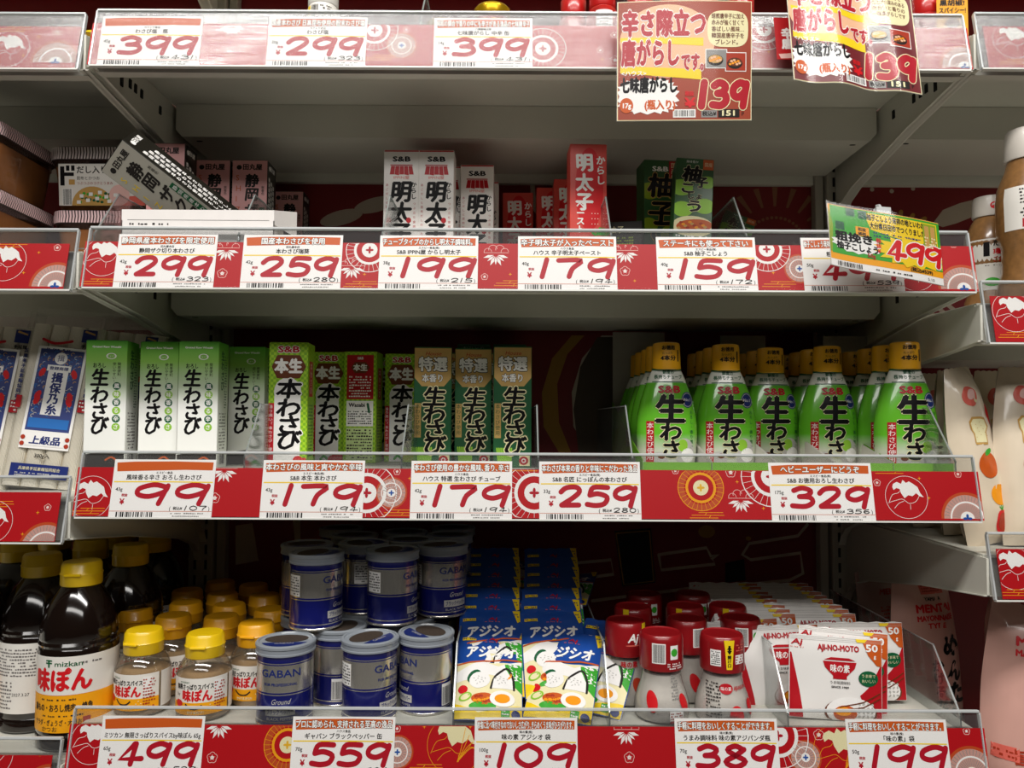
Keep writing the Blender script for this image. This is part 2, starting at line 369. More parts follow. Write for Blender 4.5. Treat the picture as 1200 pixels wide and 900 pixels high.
for n_, (xa, xb) in enumerate(((-448, 448), (-1350, -462), (462, 1350))):      # grey perforated rear rail under the top shelf
    m = M().box(xa, xb, 336, 342.8, 343, 432, steel, 1)
    x = xa+12
    while x < min(xb, 720) if xa > -500 else x < xb:
        if x > -720: m.box(x-5, x+5, 335.7, 336.5, 386, 388.5, slot)
        x += 15.5
    m.box(xa, xb, 333, 336, 343, 372, steel); tag(m.build('trim_%d' % (n_+2)), kind='structure')
for sx in (-1, 1):
    m = M().box(-17, 17, 318, 342, -1350, 900, steel2, 1.5)
    for k in range(48):
        z = -420+k*21
        for dx in (-7.5, 7.5): m.box(dx-1.7, dx+1.7, 317.6, 318.4, z, z+13, slot)
    m.box(19, 31, 326, 342, -1350, 900, steel2, 1) if sx < 0 else m.box(-31, -19, 326, 342, -1350, 900, steel2, 1)
    tag(m.build('shelf_upright', loc=(450*sx, 0, 0)), 'slotted grey steel upright post '+('behind the yellow capped spice bottles' if sx < 0 else 'between the main bay and the pink pouch bay'), 'shelf post', 'slotted uprights of the shelving')

# ---------------------------------------------------------------- printed strip motifs (local mm, on the strip plane)
TH = math.degrees(math.atan2(12, 65))
glow = mat('ink_glow', '#c04a1c', .45); gpink = mat('ink_greypink', '#c9988c', .45)
def wheel(I, x, y, r, c='white', cen='pricered', l=1):
    if c != 'white': I.ring(x, y, r*.72, r*1.0, glow, l, 28)
    I.ring(x, y, r*.55, r*.66, c, l+1); I.ring(x, y, r*.97, r, c, l+1); I.disc(x, y, r*.33, r*.33, 'white' if c == 'white' else 'cream', l+1)
    for k in range(28):
        a = k*math.pi/14; I.stroke([(x+r*.66*math.cos(a), y+r*.66*math.sin(a)), (x+r*math.cos(a), y+r*math.sin(a))], .35, c, l+1, False, caps=False)
    for k in range(4): I.disc(x+r*.08*math.cos(k*1.571), y+r*.08*math.sin(k*1.571), r*.09, r*.05, cen, l+2, 8, k*1.571)
def medal(I, x, y, r, l=1, a0=0, a1=360):
    I.ring(x, y, r, r*1.12, glow, l, 24, a0, a1); I.ring(x, y, 0.01, r, gpink, l, 24, a0, a1); I.ring(x, y, r*.66, r*.73, 'white', l+1, 24, a0, a1); I.ring(x, y, .01, r*.3, 'white', l+1, 16, a0, a1)
    for k in range(20):
        a = R(a0+(a1-a0)*k/20); I.stroke([(x+r*.76*math.cos(a), y+r*.76*math.sin(a)), (x+r*.98*math.cos(a), y+r*.98*math.sin(a))], .5, 'grey', l+1, False)
        I.stroke([(x+r*.34*math.cos(a), y+r*.34*math.sin(a)), (x+r*.62*math.cos(a), y+r*.62*math.sin(a))], .5, 'grey', l+1, False)
    for k in range(4):
        a = k*90
        if a0 <= a <= a1: I.disc(x+r*.1*math.cos(R(a)), y+r*.1*math.sin(R(a)), r*.1, r*.06, 'blue', l+2, 8, R(a))
def plum(I, x, y, r=5):
    P = []
    for k in range(40): a = 2*math.pi*k/40; q = r*(.82+.18*abs(math.cos(2.5*(a-math.pi/2)))); P.append((x+q*math.cos(a), y+q*math.sin(a)))
    I.stroke(P, .55, 'pink', 1, False, True); I.disc(x, y, r*.36, r*.36, 'white', 1, 10)
    for k in range(5): a = math.pi/2+k*1.2566; I.stroke([(x, y), (x+r*.6*math.cos(a), y+r*.6*math.sin(a))], .3, 'pink', 1, False)
def pine(I, x, y, s=1):
    for dx, dy, r in ((-8, 5, 4), (-3, 8, 4.5), (4, 8, 4.5), (9, 5, 4)): I.ring(x+dx*s, y+dy*s, (r-.5)*s, r*s, 'pink', 1, 14, 0, 200)
    I.stroke([(x-12*s, y+4*s), (x+13*s, y+4*s)], .5, 'pink', 1, False)
    for k in range(7):
        a = R(-165+k*25); r = (11 if k % 2 else 13)*s; d = .1
        I.poly([(x+2*s*math.cos(a), y+2*s+2*s*math.sin(a)), (x+r*.6*math.cos(a-d*2), y+2*s+r*.6*math.sin(a-d*2)), (x+r*math.cos(a), y+2*s+r*math.sin(a)), (x+r*.6*math.cos(a+d*2), y+2*s+r*.6*math.sin(a+d*2))], 'white', 1)
def cloud(I, x, y, s=1):
    for dx, dy, q in ((0, 0, 16), (3, 2.6, 12), (-4, -2.6, 14)): I.stroke([((x+(dx-q)*s), y+dy*s), (x+(dx+q)*s, y+dy*s)], .55, 'neon', 1, False)
    I.stroke([(x-3*s, y), (x-1*s, y+2.6*s)], .5, 'neon', 1, False); I.stroke([(x+3*s, y), (x+1*s, y-2.6*s)], .5, 'neon', 1, False)
def spark(I, x, y, r=2): I.poly([(x+(r if k % 2 == 0 else r*.28)*math.cos(k*math.pi/4), y+(r if k % 2 == 0 else r*.28)*math.sin(k*math.pi/4)) for k in range(8)], 'neon', 1)
def cow(I, x, y, r=21, gold=False):
    c = 'neon' if gold else 'white'
    I.ring(x, y, r-.4, r, c, 1, 36)
    q = r/21
    I.poly([(x+a*q, y+b*q) for a, b in ((-12, 13), (-8, 15), (-4, 13), (-2, 17), (1, 14), (4, 15.5), (8, 13), (12, 10), (14, 4), (17, 0), (13, 1), (10, 4), (6, 1), (2, 2), (-2, -1), (-5, 4), (-6, 8), (-9, 9), (-12, 7), (-13, 10))], 'white' if not gold else 'cream', 1)
    if gold:
        for k in range(5): I.stroke([(x+2*q, y-12*q), (x+(5+k*2)*q, y-2*q), (x+(8+k*3)*q, y+(12-k*5)*q)], .6, 'neon', 1)
    I.stroke([(x-18*q, y-6*q), (x-14*q, y+2*q), (x-8*q, y+4*q), (x-6*q, y+6*q)], .45, c, 1); I.stroke([(x-17*q, y-5*q), (x-10*q, y-3*q), (x-4*q, y-2*q), (x+2*q, y-6*q), (x+9*q, y-4*q), (x+13*q, y+2*q)], .45, c, 1)
    I.stroke([(x-13*q, y-11*q), (x-8*q, y-6*q), (x-3*q, y-4*q)], .45, c, 1); I.stroke([(x+3*q, y-7*q), (x+3*q, y-12*q)], .4, c, 1)
MO = dict(w=lambda I, x, y: wheel(I, x, y, 24), W=lambda I, x, y: wheel(I, x, y, 30), g=lambda I, x, y: wheel(I, x, y, 23, 'neon', 'gold'), m=lambda I, x, y: medal(I, x, y, 14), h=lambda I, x, y: medal(I, x, y, 23, 1, 0, 180),
          p=lambda I, x, y: plum(I, x, y), s=lambda I, x, y: plum(I, x, y, 3.4), t=lambda I, x, y: pine(I, x, y), c=lambda I, x, y: cloud(I, x, y), k=lambda I, x, y: cow(I, x, y), G=lambda I, x, y: cow(I, x, y, 27, True), x=lambda I, x, y: spark(I, x, y))
def clip(I, x0, x1, y0, y1):                  # keep the print inside the paper
    for n, (V, F, m, l) in enumerate(I.i): I.i[n] = ([(min(max(x, x0), x1), min(max(y, y0), y1)) for x, y in V], F, m, l)
def strip(x0, x1, zb, items, label, y0=2, y1=50, col='stripred'):
    cx = (x0+x1)/2; I = Ink()
    for c, u, v in items:
        X, Z = at(u, v, 5); MO[c](I, X-cx, Z-zb)
    clip(I, x0-cx+.5, x1-cx-.5, y0+.5, y1-.5)
    m = M().box(x0-cx, x1-cx, -.5, 0, y0, y1, col, fm={}); I.put(m, lambda x, y, e: (x, -.5-e*.4, y))
    return tag(m.build('decorative_strip', loc=(cx, -1, zb), rot=(-TH, 0, 0)), label, 'shelf strip', 'red printed strips in the shelf rails')

# ---------------------------------------------------------------- shelves
def shelf(x0, x1, zb, label, film=film, rail=True, lipside=0, beam=True):
    cx = (x0+x1)/2; hw = (x1-x0)/2
    t = thing('shelf', (cx, 0, zb), label, 'shelf', 'steel shelves of the display')
    m = M().box(-hw, hw, 14, 325, 41, 43, steel, .4); m.box(-hw, hw, 14, 16, 1, 41, steel); m.box(-hw, hw, 16, 26, 1, 3, steel)
    for s in (-1, 1): m.box(s*hw-(1 if s > 0 else -1)*0-1, s*hw+1, 16, 185, 22, 41, steel)
    m.build('deck', t)
    b = M(); V = [(-hw+6, 185), (hw-6, 185)]
    o = [(-hw+6, 40.5), (-hw+6, 8), (-hw+14, -1), (hw-14, -1), (hw-6, 8), (hw-6, 40.5)]
    n = len(o); P = [(x, 185, z) for x, z in o]+[(x, 322, z) for x, z in o]
    b.add(P, [tuple(range(n)), tuple(reversed(range(n, 2*n)))]+[(i, i+n, (i+1) % n+n, (i+1) % n) for i in range(n)], steel)
    for s in (-1, 1): b.lathe([(4, 0), (4, .6)], slot, 10, .45, cx=s*(hw-30), cy=200)
    for v in range(len(b.v)-40, len(b.v)): x, y, z = b.v[v]; b.v[v] = (x, y, z-1.4)
    b.build('rear_beam', t)
    for s in (-1, 1):
        k = M().prism([(6, 40), (320, 40), (320, -66), (312, -62), (296, -48), (262, -36), (200, -25), (120, -11), (6, 3)], s*(hw+.5)-1.2, s*(hw+.5)+1.2, steel)
        fl = [(6, 3), (120, -11), (200, -25), (262, -36), (296, -48), (312, -62), (318, -74)]
        for (a, b_), (c, d) in zip(fl, fl[1:]):
            X = (s*(hw+.5)-4.5, s*(hw+.5)+4.5); k.add([(X[0], a, b_), (X[1], a, b_), (X[1], c, d), (X[0], c, d), (X[0], a, b_+1), (X[1], a, b_+1), (X[1], c, d+1), (X[0], c, d+1)], [(0, 3, 2, 1), (4, 5, 6, 7), (0, 1, 5, 4), (2, 3, 7, 6), (1, 2, 6, 5), (0, 4, 7, 3)], steel)
        for yy in (60, 78, 90, 104, 150): k.box(s*(hw-1.2)-.8, s*(hw-1.2)+.8, yy, yy+5, 14 if yy != 60 else 8, 24, slot)
        k.build('bracket', t)
    if rail:
        r = M().box(-hw+2, hw-2, 0, 1.4, 1, 64, acry); r.box(-hw+2, hw-2, -2.4, -1.8, 1, 62, film)
        r.box(-hw+2, hw-2, -2.6, 1.6, 63.8, 66.4, acry_edge, .5); r.box(-hw+2, hw-2, -2.6, 1.6, -.6, 1, mat('rail_lip', '#d8d8d2', .35)); r.box(-hw+2, hw-2, 1.6, 14, 40, 41.2, acry)
        for s in (-1, 1): r.box(s*(hw-2)-.8, s*(hw-2)+.8, -2.4, 1.4, 1, 64, acry_edge)
        o = r.build('price_rail', t); o.rotation_euler = (R(-TH), 0, 0); o['label'] = 'clear acrylic price rail along the shelf front'
    return t
for i, (zb, nm) in enumerate(SH): shelf(-446, 446, zb, nm+' grey steel shelf of the main bay, carrying '+('chilli and spice jars', 'pink and red paste boxes', 'green wasabi boxes and bottles', 'spice bottles, pepper cans and pouches')[i], acry_s1 if i == 0 else film)
for x0_, x1_, l in ((-446, 446, 'main bay'), (-1346, -454, 'bay with miso tubs'), (454, 1346, 'neighbouring bay')): shelf(x0_, x1_, 626, 'uppermost grey steel shelf of the %s, above the picture edge' % l, rail=False)
for zb, s in zip(LB, ('holding the gold snack bag', 'under the stacked miso tubs', 'under the bundles of white noodles', 'under the dark sauce bottles')): shelf(-1346, -454, zb, 'grey shelf of the bay with miso tubs, the one '+s, acry_s1 if zb > 300 else film)
for zb, s in zip(RB, ('above the brown dressing bottles', 'under the brown dressing bottles', 'under the vegetable printed mayonnaise pouches', 'under the pink mentai pouches')): shelf(454, 1346, zb, 'grey shelf of the neighbouring bay, the one '+s, acry_s1 if zb > 300 else film, lipside=1)
S3 = [('k', 108, 582), ('c', 108, 598), ('t', 262, 553), ('p', 253, 583), ('W', 430, 577), ('s', 465, 552), ('m', 459, 577), ('c', 470, 600), ('x', 480, 560), ('W', 626, 577), ('c', 618, 548), ('g', 821, 571), ('s', 792, 551), ('p', 857, 553), ('t', 867, 588), ('W', 904, 558), ('c', 828, 603), ('x', 864, 564), ('x', 893, 595), ('k', 1061, 582), ('c', 1048, 551), ('s', 1028, 565), ('s', 1124, 555), ('x', 1087, 583), ('h', 1130, 607), ('x', 1078, 560)]
strip(-447, 447, ZB[2], S3, 'red strip with gold and white wheels under the green wasabi packs')
S2 = [('k', 122, 300), ('c', 120, 331), ('t', 265, 294), ('p', 262, 321), ('w', 433, 292), ('t', 413, 316), ('x', 428, 322), ('c', 425, 334), ('t', 581, 300), ('s', 568, 325), ('x', 598, 322), ('c', 600, 333), ('t', 733, 297), ('p', 732, 318), ('x', 743, 330), ('w', 899, 291), ('m', 936, 315), ('x', 905, 320), ('c', 912, 334), ('h', 1126, 340), ('s', 1119, 285), ('k', 1070, 318)]
strip(-447, 447, ZB[1], S2, 'red strip with plum blossoms under the pink and red paste boxes')
S1 = [('t', 272, 31), ('p', 270, 62), ('x', 256, 75), ('w', 439, 34), ('s', 476, 33), ('m', 471, 54), ('c', 448, 70), ('w', 636, 58), ('p', 720, 73), ('s', 703, 60), ('x', 705, 72), ('w', 896, 33), ('x', 900, 62), ('h', 1127, 82), ('s', 720, 40)]
strip(-447, 447, ZB[0], S1, 'red strip behind streaked clear plastic below the chilli bottles')
S4 = [('k', 108, 868), ('t', 256, 853), ('p', 250, 886), ('g', 337, 872), ('s', 324, 845), ('m', 466, 880), ('s', 465, 854), ('G', 533, 872), ('c', 500, 897), ('x', 497, 852), ('x', 551, 852), ('t', 734, 860), ('p', 737, 886), ('W', 912, 862), ('m', 943, 886), ('p', 960, 861), ('G', 985, 880), ('x', 944, 852), ('s', 1134, 857), ('h', 1136, 905)]
strip(-447, 447, ZB[3], S4, 'red strip with gold wheel under the yellow capped bottles and cans')
for z, d, n in ((LB[0], (12, 52), 'beside the card for the 45 g wasabi salt'), (LB[1], (7, 300), 'below the miso tubs'), (LB[2], (-8, 605), 'below the white noodle packs'), (LB[3], (-12, 880), 'below the dark sauce bottles')):
    hgt = (22, 275, 580, 865)[LB.index(z)]
    strip(-900, -459 if z > 300 else -463, z, [('k', d[0], d[1]+6), ('c', d[0]+5, hgt+10), ('s', 66-(z < 0)*10, hgt+14), ('h', 68-(z < 0)*11, hgt+62-(z > 200)*8), ('x', 45, hgt+20), ('x', 30, hgt+45), ('W', -80, hgt+30)], 'short end of a red strip '+n)
for z, v, n in ((RB[0], 50, 'under the black and yellow notice'), (RB[1], 368, 'below the tall brown dressing bottle'), (RB[2], 668, 'below the vegetable printed mayonnaise pouches')):
    strip(463, 900, z, [('k', 1187, v-3), ('c', 1187, v+25), ('w', 1290, v)], 'short end of a red strip '+n)

# ---------------------------------------------------------------- price cards
def card(u0, u1, r, price, tax, wt, head, maker, name, label, tilt=0, hdr='white', yen=True):
    zb = ZB[r]; v = (52, 310, 575, 868)[r]; x0 = at(u0, v, 2)[0]; x1 = at(u1, v, 2)[0]; cx = (x0+x1)/2; W = x1-x0; H = 57; a = -W/2
    m = M().box(-W/2, W/2, -.35, 0, 0, H, 'paper'); I = Ink()
    I.poly([(a+2.5, H-3.2), (a+20, H-2.2), (a+W*.6, H-1.8), (a+W-2.5, H-2.6), (a+W-2.8, H-10.6), (a+W*.7, H-10.2), (a+W*.4, H-11), (a+3.5, H-12)], 'orange')
    if head: I.text(head, 0, H-10.2, 6.6, 'white', 2, w=min(W-5, len(head)*7.2), bold=.035, halo='black', hr=.085, align='c')
    if maker: I.text(maker, 0, H-14.4, 2.4, 'dark', 1, align='c', bold=.03)
    I.text(name, 0, H-20.2, 4.9, 'dark', 1, w=min(W-6, sum(4.9/CH*glyph(c)[2] for c in name)), bold=.03, align='c')
    I.stroke([(a+2, H-22.2), (0, H-22), (a+W-2, H-22.4)], 1.1, 'yellow', 1, False)
    I.text(wt, a+4, 25.5, 4.2, 'dark', 1, bold=.02)
    I.text('税抜', a+10.5, 20.4, 2.6, 'pricered', 1, bold=.05); I.text('¥', a+9.5, 12.2, 6.6, 'pricered', 1, bold=.05)
    n = sum(.45 if c == '1' else 1 for c in price)
    dx = a+19 if len(price) > 2 else a+22; digits(I, price, dx+(3 if price[0] == '1' else 1), 13.5, W/2-dx-5, 18.5, 'pricered', 1, 5)
    I.text('(', 8, 6.5, 5, 'dark', 1); I.text('税込¥', 12, 7.5, 3, 'dark', 1, w=9, bold=.04); digits(I, tax, 23, 7.2, W/2-28, 4.2, 'dark', 1, .9); I.text(')', W/2-4, 6.5, 5, 'dark', 1)
    I.rect(a, 5.9, W, .45, 'orange'); I.barcode(a+7, .5, 36, 4.9, 1, False, seed=hash(price) % 99+u0); I.fine(10, 3, 32, 2.2, 1, 'linegrey', seed=u0); I.fine(12, .4, 26, 2, 1, 'linegrey', seed=u1)
    clip(I, a+.3, W/2-.3, .3, H-.3); I.put(m, lambda x, y, e: (x, -.35-e*.5, y))
    return tag(m.build('price_card', loc=(cx, -1.6*math.cos(R(TH)), zb+1.0), rot=(-TH, tilt, 0)), label, 'price card', 'white and orange price cards')
hash = lambda s_: sum(ord(c)*7 for c in s_)
card(116, 235, 0, '399', '431', '45g', '', 'カクトウ食品', 'わさび塩　瓶', '399 yen price card with plain orange bar for 45 g wasabi salt')
card(313, 429, 0, '299', '323', '20g', '国産本わさび 日高昆布使用の粉末わさび塩', 'カクトウ食品', 'わさび塩', '299 yen price card on the top shelf, for 20 g wasabi salt')
card(508, 624, 0, '399', '431', '14g', '純和の調合で香りの中にも辛さがある逸品の七味唐辛子', '八幡屋礒五郎', '七味唐がらし 中辛 缶', '399 yen price card for the 14 g seven spice tin')
card(135, 252, 1, '299', '323', '42g', '静岡県産本わさびを限定使用', '田丸屋本店', '静岡ザク切り本わさび', '299 yen price card under the tilted black wasabi box')
card(283, 400, 1, '259', '280', '42g', '国産本わさびを使用', '田丸屋本店', '本わさび瑞葵', '259 yen price card under the pink wasabi boxes')
card(444, 560, 1, '199', '215', '38g', 'チューブタイプのからし明太子調味料。', 'エスビー食品(株)', 'S&B IPPIN屋 からし明太子', '199 yen price card under the white paste boxes with a red shop curtain')
card(607, 723, 1, '179', '194', '40g', '辛子明太子が入ったペースト', 'ハウス食品', 'ハウス 辛子明太子ペースト', '179 yen price card under the tall red paste box')
card(770, 887, 1, '159', '172', '40g', 'ステーキにも使って下さい', 'エスビー食品(株)', 'S&B 柚子こしょう', '159 yen price card under the green yuzu pepper boxes')
card(941, 1058, 1, '499', '539', '50g', '柚子こしょう発祥の地といわれる大分県日田市でつくりました', '川津食品', '粗挽き柚子こしょう', '499 yen price card half hidden by a green notice')
card(130, 250, 2, '99', '107', '43g', '', 'エスビー食品', '風味香る辛さ おろし生わさび', '99 yen price card under the green and white boxes')
card(306, 426, 2, '179', '194', '43g', '本わさびの風味と爽やかな辛味', 'エスビー食品(株)', 'S&B 本生 本わさび', '179 yen price card under the chequered green wasabi boxes')
card(481, 600, 2, '179', '194', '42g', '本わさび使用の豊かな風味､香り､辛さ', 'ハウス食品', 'ハウス 特選 生わさび チューブ', '179 yen price card under the dark green wasabi boxes with a gold panel')
card(632, 751, 2, '259', '280', '33g', '本わさび本来の香りと辛味にこだわった逸品', 'エスビー食品(株)', 'S&B 名匠 にっぽんの本わさび', '259 yen price card below the empty shelf gap')
card(903, 1024, 2, '329', '356', '175g', 'ヘビーユーザーにどうぞ', 'エスビー食品(株)', 'S&B お徳用おろし生わさび', '329 yen price card under the green squeeze bottles')
card(116, 237, 3, '499', '539', '65g', '', '', 'ミツカン 無限さっぱりスパイスby味ぽん 65g', '499 yen price card under the yellow capped spice bottles')
card(341, 462, 3, '559', '604', '70g', 'プロに認められ､支持される至高の逸品', 'ハウス食品', 'ギャバン ブラックペッパー 缶', '559 yen price card under the blue and silver pepper cans')
card(556, 677, 3, '109', '118', '100g', '食塩に比べ味付きなのでおいしさ広がり､きらめくうま味がひろがります。', '味の素(株)', '味の素 アジシオ 袋', '109 yen price card under the blue salt packets')
card(792, 913, 3, '389', '420', '70g', '手軽に料理をおいしくすることができます。', '味の素(株)', 'うまみ調味料 味の素アジパンダ瓶', '389 yen price card under the red lidded shakers')
card(994, 1113, 3, '199', '215', '50g', '手軽に料理をおいしくすることができます。', '味の素(株)', '「味の素」袋', '199 yen price card under the red and white seasoning pouches')

# ---------------------------------------------------------------- products: cartons
D1, D2, D3, D4 = DK
def carton(name, w_, d, h, faces, deco, cat='box', ch=.5, side=None, topdeco=None):
    t = thing(name, (0, 0, 0), name, cat); m = M().box(-w_/2, w_/2, -d/2, d/2, 0, h, faces.get('edge', faces['front']), ch, faces)
    I = Ink(); deco(I, w_, h); clip(I, -w_/2+.5, w_/2-.5, .5, h-.5); I.put(m, lambda x, y, e: (x, -d/2-e*.7, y))
    if side:
        for sg in (-1, 1):
            J = Ink(); side(J, d, h); clip(J, -d/2+.5, d/2-.5, .5, h-.5); J.put(m, (lambda x, y, e: (w_/2+e*.7, x, y)) if sg > 0 else (lambda x, y, e: (-w_/2-e*.7, -x, y)))
    m.build('carton', t)
    f = M().box(-w_/2+1, w_/2-1, -d/2+.8, d/2-6, h, h+.4, faces.get('top', faces['front']), .15)
    if topdeco: K2 = Ink(); topdeco(K2, w_, d); K2.put(f, lambda x, y, e: (x, y, h+.4+e))
    f.build('top_flap', t); return Proto(t)
gw = ramp('print_green_fade', [(0, '#f4f5f0'), (70, '#f6f7f2'), (118, '#8cc252'), (142, '#4aa52c')], .4)
HB = 140
def d_oroshi(I, w_, h):
    I.rect(-w_/2, 0, w_, 14, 'dark'); I.poly([(-w_/2, 14), (w_/2, 14), (w_/2, 17), (0, 18), (-w_/2, 15)], 'dark'); I.stroke([(2, 9), (8, 12), (14, 8)], 2, 'orange', 2)
    I.text('Grated Raw Wasabi', 0, h-8, 2.6, 'white', 1, bold=.05, align='c', w=30)
    I.ring(5, h-17, 4.2, 5.4, 'white', 1, 18, 60, 290+130, ky=.62); I.text('チューブ', 5, h-18, 2, 'white', 1, align='c')
    I.text('おろし', -7, h-30, 5.2, 'black', 1, bold=.03, align='c', w=14)
    I.vtext('簡単便利', 13.5, h-24, 3.4, 'dark', 1); I.vtext('使いやすい!', 8.5, h-24, 3.4, 'dark', 1)
    I.vtext('生わさび', -7, h-32, 18, 'black', 1, step=[19, 18, 16, 18], bold=.045, slant=.12, kx=.95)
    for k, c in enumerate('風味香る辛さ'):
        y = h-50-k*9; I.disc(11.5, y, 4.3, 4.3, ('dgreen', 'ltgreen')[k % 2], 1, 16); I.text(c, 11.5, y-2.6, 5.2, 'white', 2, align='c', bold=.03)
def s_oroshi(I, d, h):
    I.vtext('生わさび', -3, h-10, 10, 'dgreen', 1, bold=.04); I.fine(-12, 20, 22, 42, 12, 'linegrey'); I.fine(4, 66, 8, 60, 20, 'dgreen'); I.barcode(-10, 4, 18, 12, seed=5)
oroshi = carton('wasabi_box', 43, 36, HB, dict(front=gw, left=gw, right=gw, back='white', top='green', edge=gw), d_oroshi, side=s_oroshi)
def xpix(u, Y, v=450): return at(u, v, Y)[0]
def put(P, u, Y, z, label, rot=(0, 0, 0), group=None, v=450, dy=0): return P((xpix(u, Y, v), Y+dy, z+.3), label, rot, group)
G = 'green and white grated wasabi boxes'
put(oroshi, 121, 82, D3, 'green and white wasabi box nearest the noodle bundles, turned slightly', (0, 0, 7), G, dy=19)
put(oroshi, 186, 95, D3, 'green and white wasabi box, second from the noodle bundles', (0, 0, 0), G, dy=18)
put(oroshi, 231, 88, D3, 'green and white wasabi box beside a dim gap, its side showing', (0, 0, 4), G, dy=18)
for k, (u, Y) in enumerate(((159, 175), (206, 180), (289, 150), (312, 250))): put(oroshi, u, Y, D3, ('dim green and white wasabi box behind the first box', 'dim green and white wasabi box behind the second and third box', 'shaded green and white wasabi box between the lit ones and the chequered box', 'shaded wasabi box at the back behind the tall chequered box')[k], (0, 0, 0), G, dy=18)

chk = bpy.data.materials.new('print_checker'); chk.use_nodes = True; _n = chk.node_tree; _c = _n.nodes.new('ShaderNodeTexChecker'); _c.inputs['Scale'].default_value = 330; _c.inputs[1].default_value = (*lin('#a9d22c'), 1); _c.inputs[2].default_value = (*lin('#7db321'), 1)
_t = _n.nodes.new('ShaderNodeTexCoord'); _m = _n.nodes.new('ShaderNodeVectorMath'); _m.inputs[1].default_value = (.0013, .0007, .0011); _n.links.new(_t.outputs['Object'], _m.inputs[0]); _n.links.new(_m.outputs[0], _c.inputs[0]); _n.links.new(_c.outputs[0], _n.nodes['Principled BSDF'].inputs['Base Color']); _n.nodes['Principled BSDF'].inputs['Roughness'].default_value = .4
def d_honnama(I, w_, h):
    I.poly([(-15, 0), (13, 0), (14, h-50), (6, h-40), (-8, h-42), (-15, h-60)], 'paper'); I.rect(-15, 0, 29, h-62, 'paper', 1)
    I.disc(-.5, h-55, 15, 16, 'paper', 1, 20)
    I.rect(-w_/2, 8, 6.5, h*.46, 'red', 2); I.vtext('香り高い「本わさび」使用', -w_/2+3.2, h*.5, 3.6, 'white', 3, step=4.7)
    I.poly([(-w_/2+3, h-27), (-w_/2+9, h-14), (w_/2-9, h-14), (w_/2-2, h-27), (w_/2-9, h-40), (-w_/2+9, h-40)], 'brown', 2)
    I.text('S&B', 0, h-11.5, 8.2, 'red', 3, bold=.06, align='c', w=24, halo='white', hr=.12)
    I.text('本生', 0, h-34, 15, 'white', 3, bold=.07, align='c', w=31)
    I.vtext('本わさび', 0, h-42, 20, 'black', 3, step=[21, 19, 17, 19], bold=.05, slant=.12, kx=1.25, halo='white', hr=.1)
    for a, b, r in ((12, 8, 6), (19, 6, 6), (6, 4, 5), (15, 2, 6)): I.disc(a, b, r, r, 'brightred', 4, 14)
    for k in range(12): I.disc(10+k % 4*3.2, 3+k//4*3.6, .8, .8, 'salmon', 5, 6)
    I.stroke([(-8, 4), (-4, 8), (0, 5)], 3, 'green', 4)
def s_honnama(I, d, h): I.fine(-12, 12, 24, 60, 16, 'dgreen'); I.rect(-10, h-60, 18, 40, 'red'); I.vtext('本わさび', -1, h-22, 8, 'white', 2)
hon = carton('wasabi_box', 43, 35, HB, dict(front=chk, left=chk, right=chk, back=chk, top=mat('lime', '#a9d22c', .4), edge=chk), d_honnama, side=s_honnama)
G2 = 'chequered green horseradish wasabi boxes'
put(hon, 337, 95, D3, 'chequered green box with white panel and red ribbon, brightly lit, above a 179 card', (0, 0, 3), G2, dy=17)
put(hon, 384, 215, D3, 'chequered green box half a step back, just behind the brightly lit one', (0, 0, 2), G2, dy=17)
put(hon, 470, 235, D3, 'chequered green box partly hidden by the gold panelled box', (0, 0, 2), G2, dy=17)
put(hon, 358, 265, D3, 'chequered green box at the back between two of its kind', (0, 0, 0), G2, dy=20)
def d_back(I, w_, h):
    I.rect(-17, h-60, 34, 56, 'red'); I.text('S&B', 0, h-10, 4, 'white', 2, align='c', bold=.05); I.poly([(-12, h-20), (-7, h-13), (7, h-13), (12, h-20), (7, h-27), (-7, h-27)], 'brown', 2); I.text('本生', 0, h-24, 8, 'white', 3, align='c', bold=.06)
    I.fine(-14, h-58, 28, 28, 8, 'white', 2); I.rect(-17, h-94, 34, 32, 'paper'); I.text('Wasabi', -14, h-70, 6, 'black', 2, bold=.05); I.fine(-15, h-92, 30, 18, 6, 'dark', 2); I.stroke([(10, h-66), (12, h-76)], 3, 'dgreen', 2)
    I.rect(-17, 4, 34, 40, mat('pale_lime', '#c9dd9a', .5)); I.fine(-16, 5, 32, 38, 10, 'dark', 2)
hb = carton('wasabi_box', 42, 35, HB, dict(front=chk, left=chk, right=chk, back=chk, top=mat('lime', '', .4), edge=chk), d_back, side=s_honnama)
put(hb, 423, 205, D3, 'wasabi box turned back to front, red and white text panels showing', (0, 0, -3), None, dy=17)
put(hon, 447, 300, D3, 'chequered green box deep in the shade behind the reversed box', (0, 0, 2), G2, dy=10)
dkg = mat('carton_dark_green', '#1c5a34', .38, var=.12, scale=40); crm = mat('print_gold', '#c9a35f', .4, var=.05)
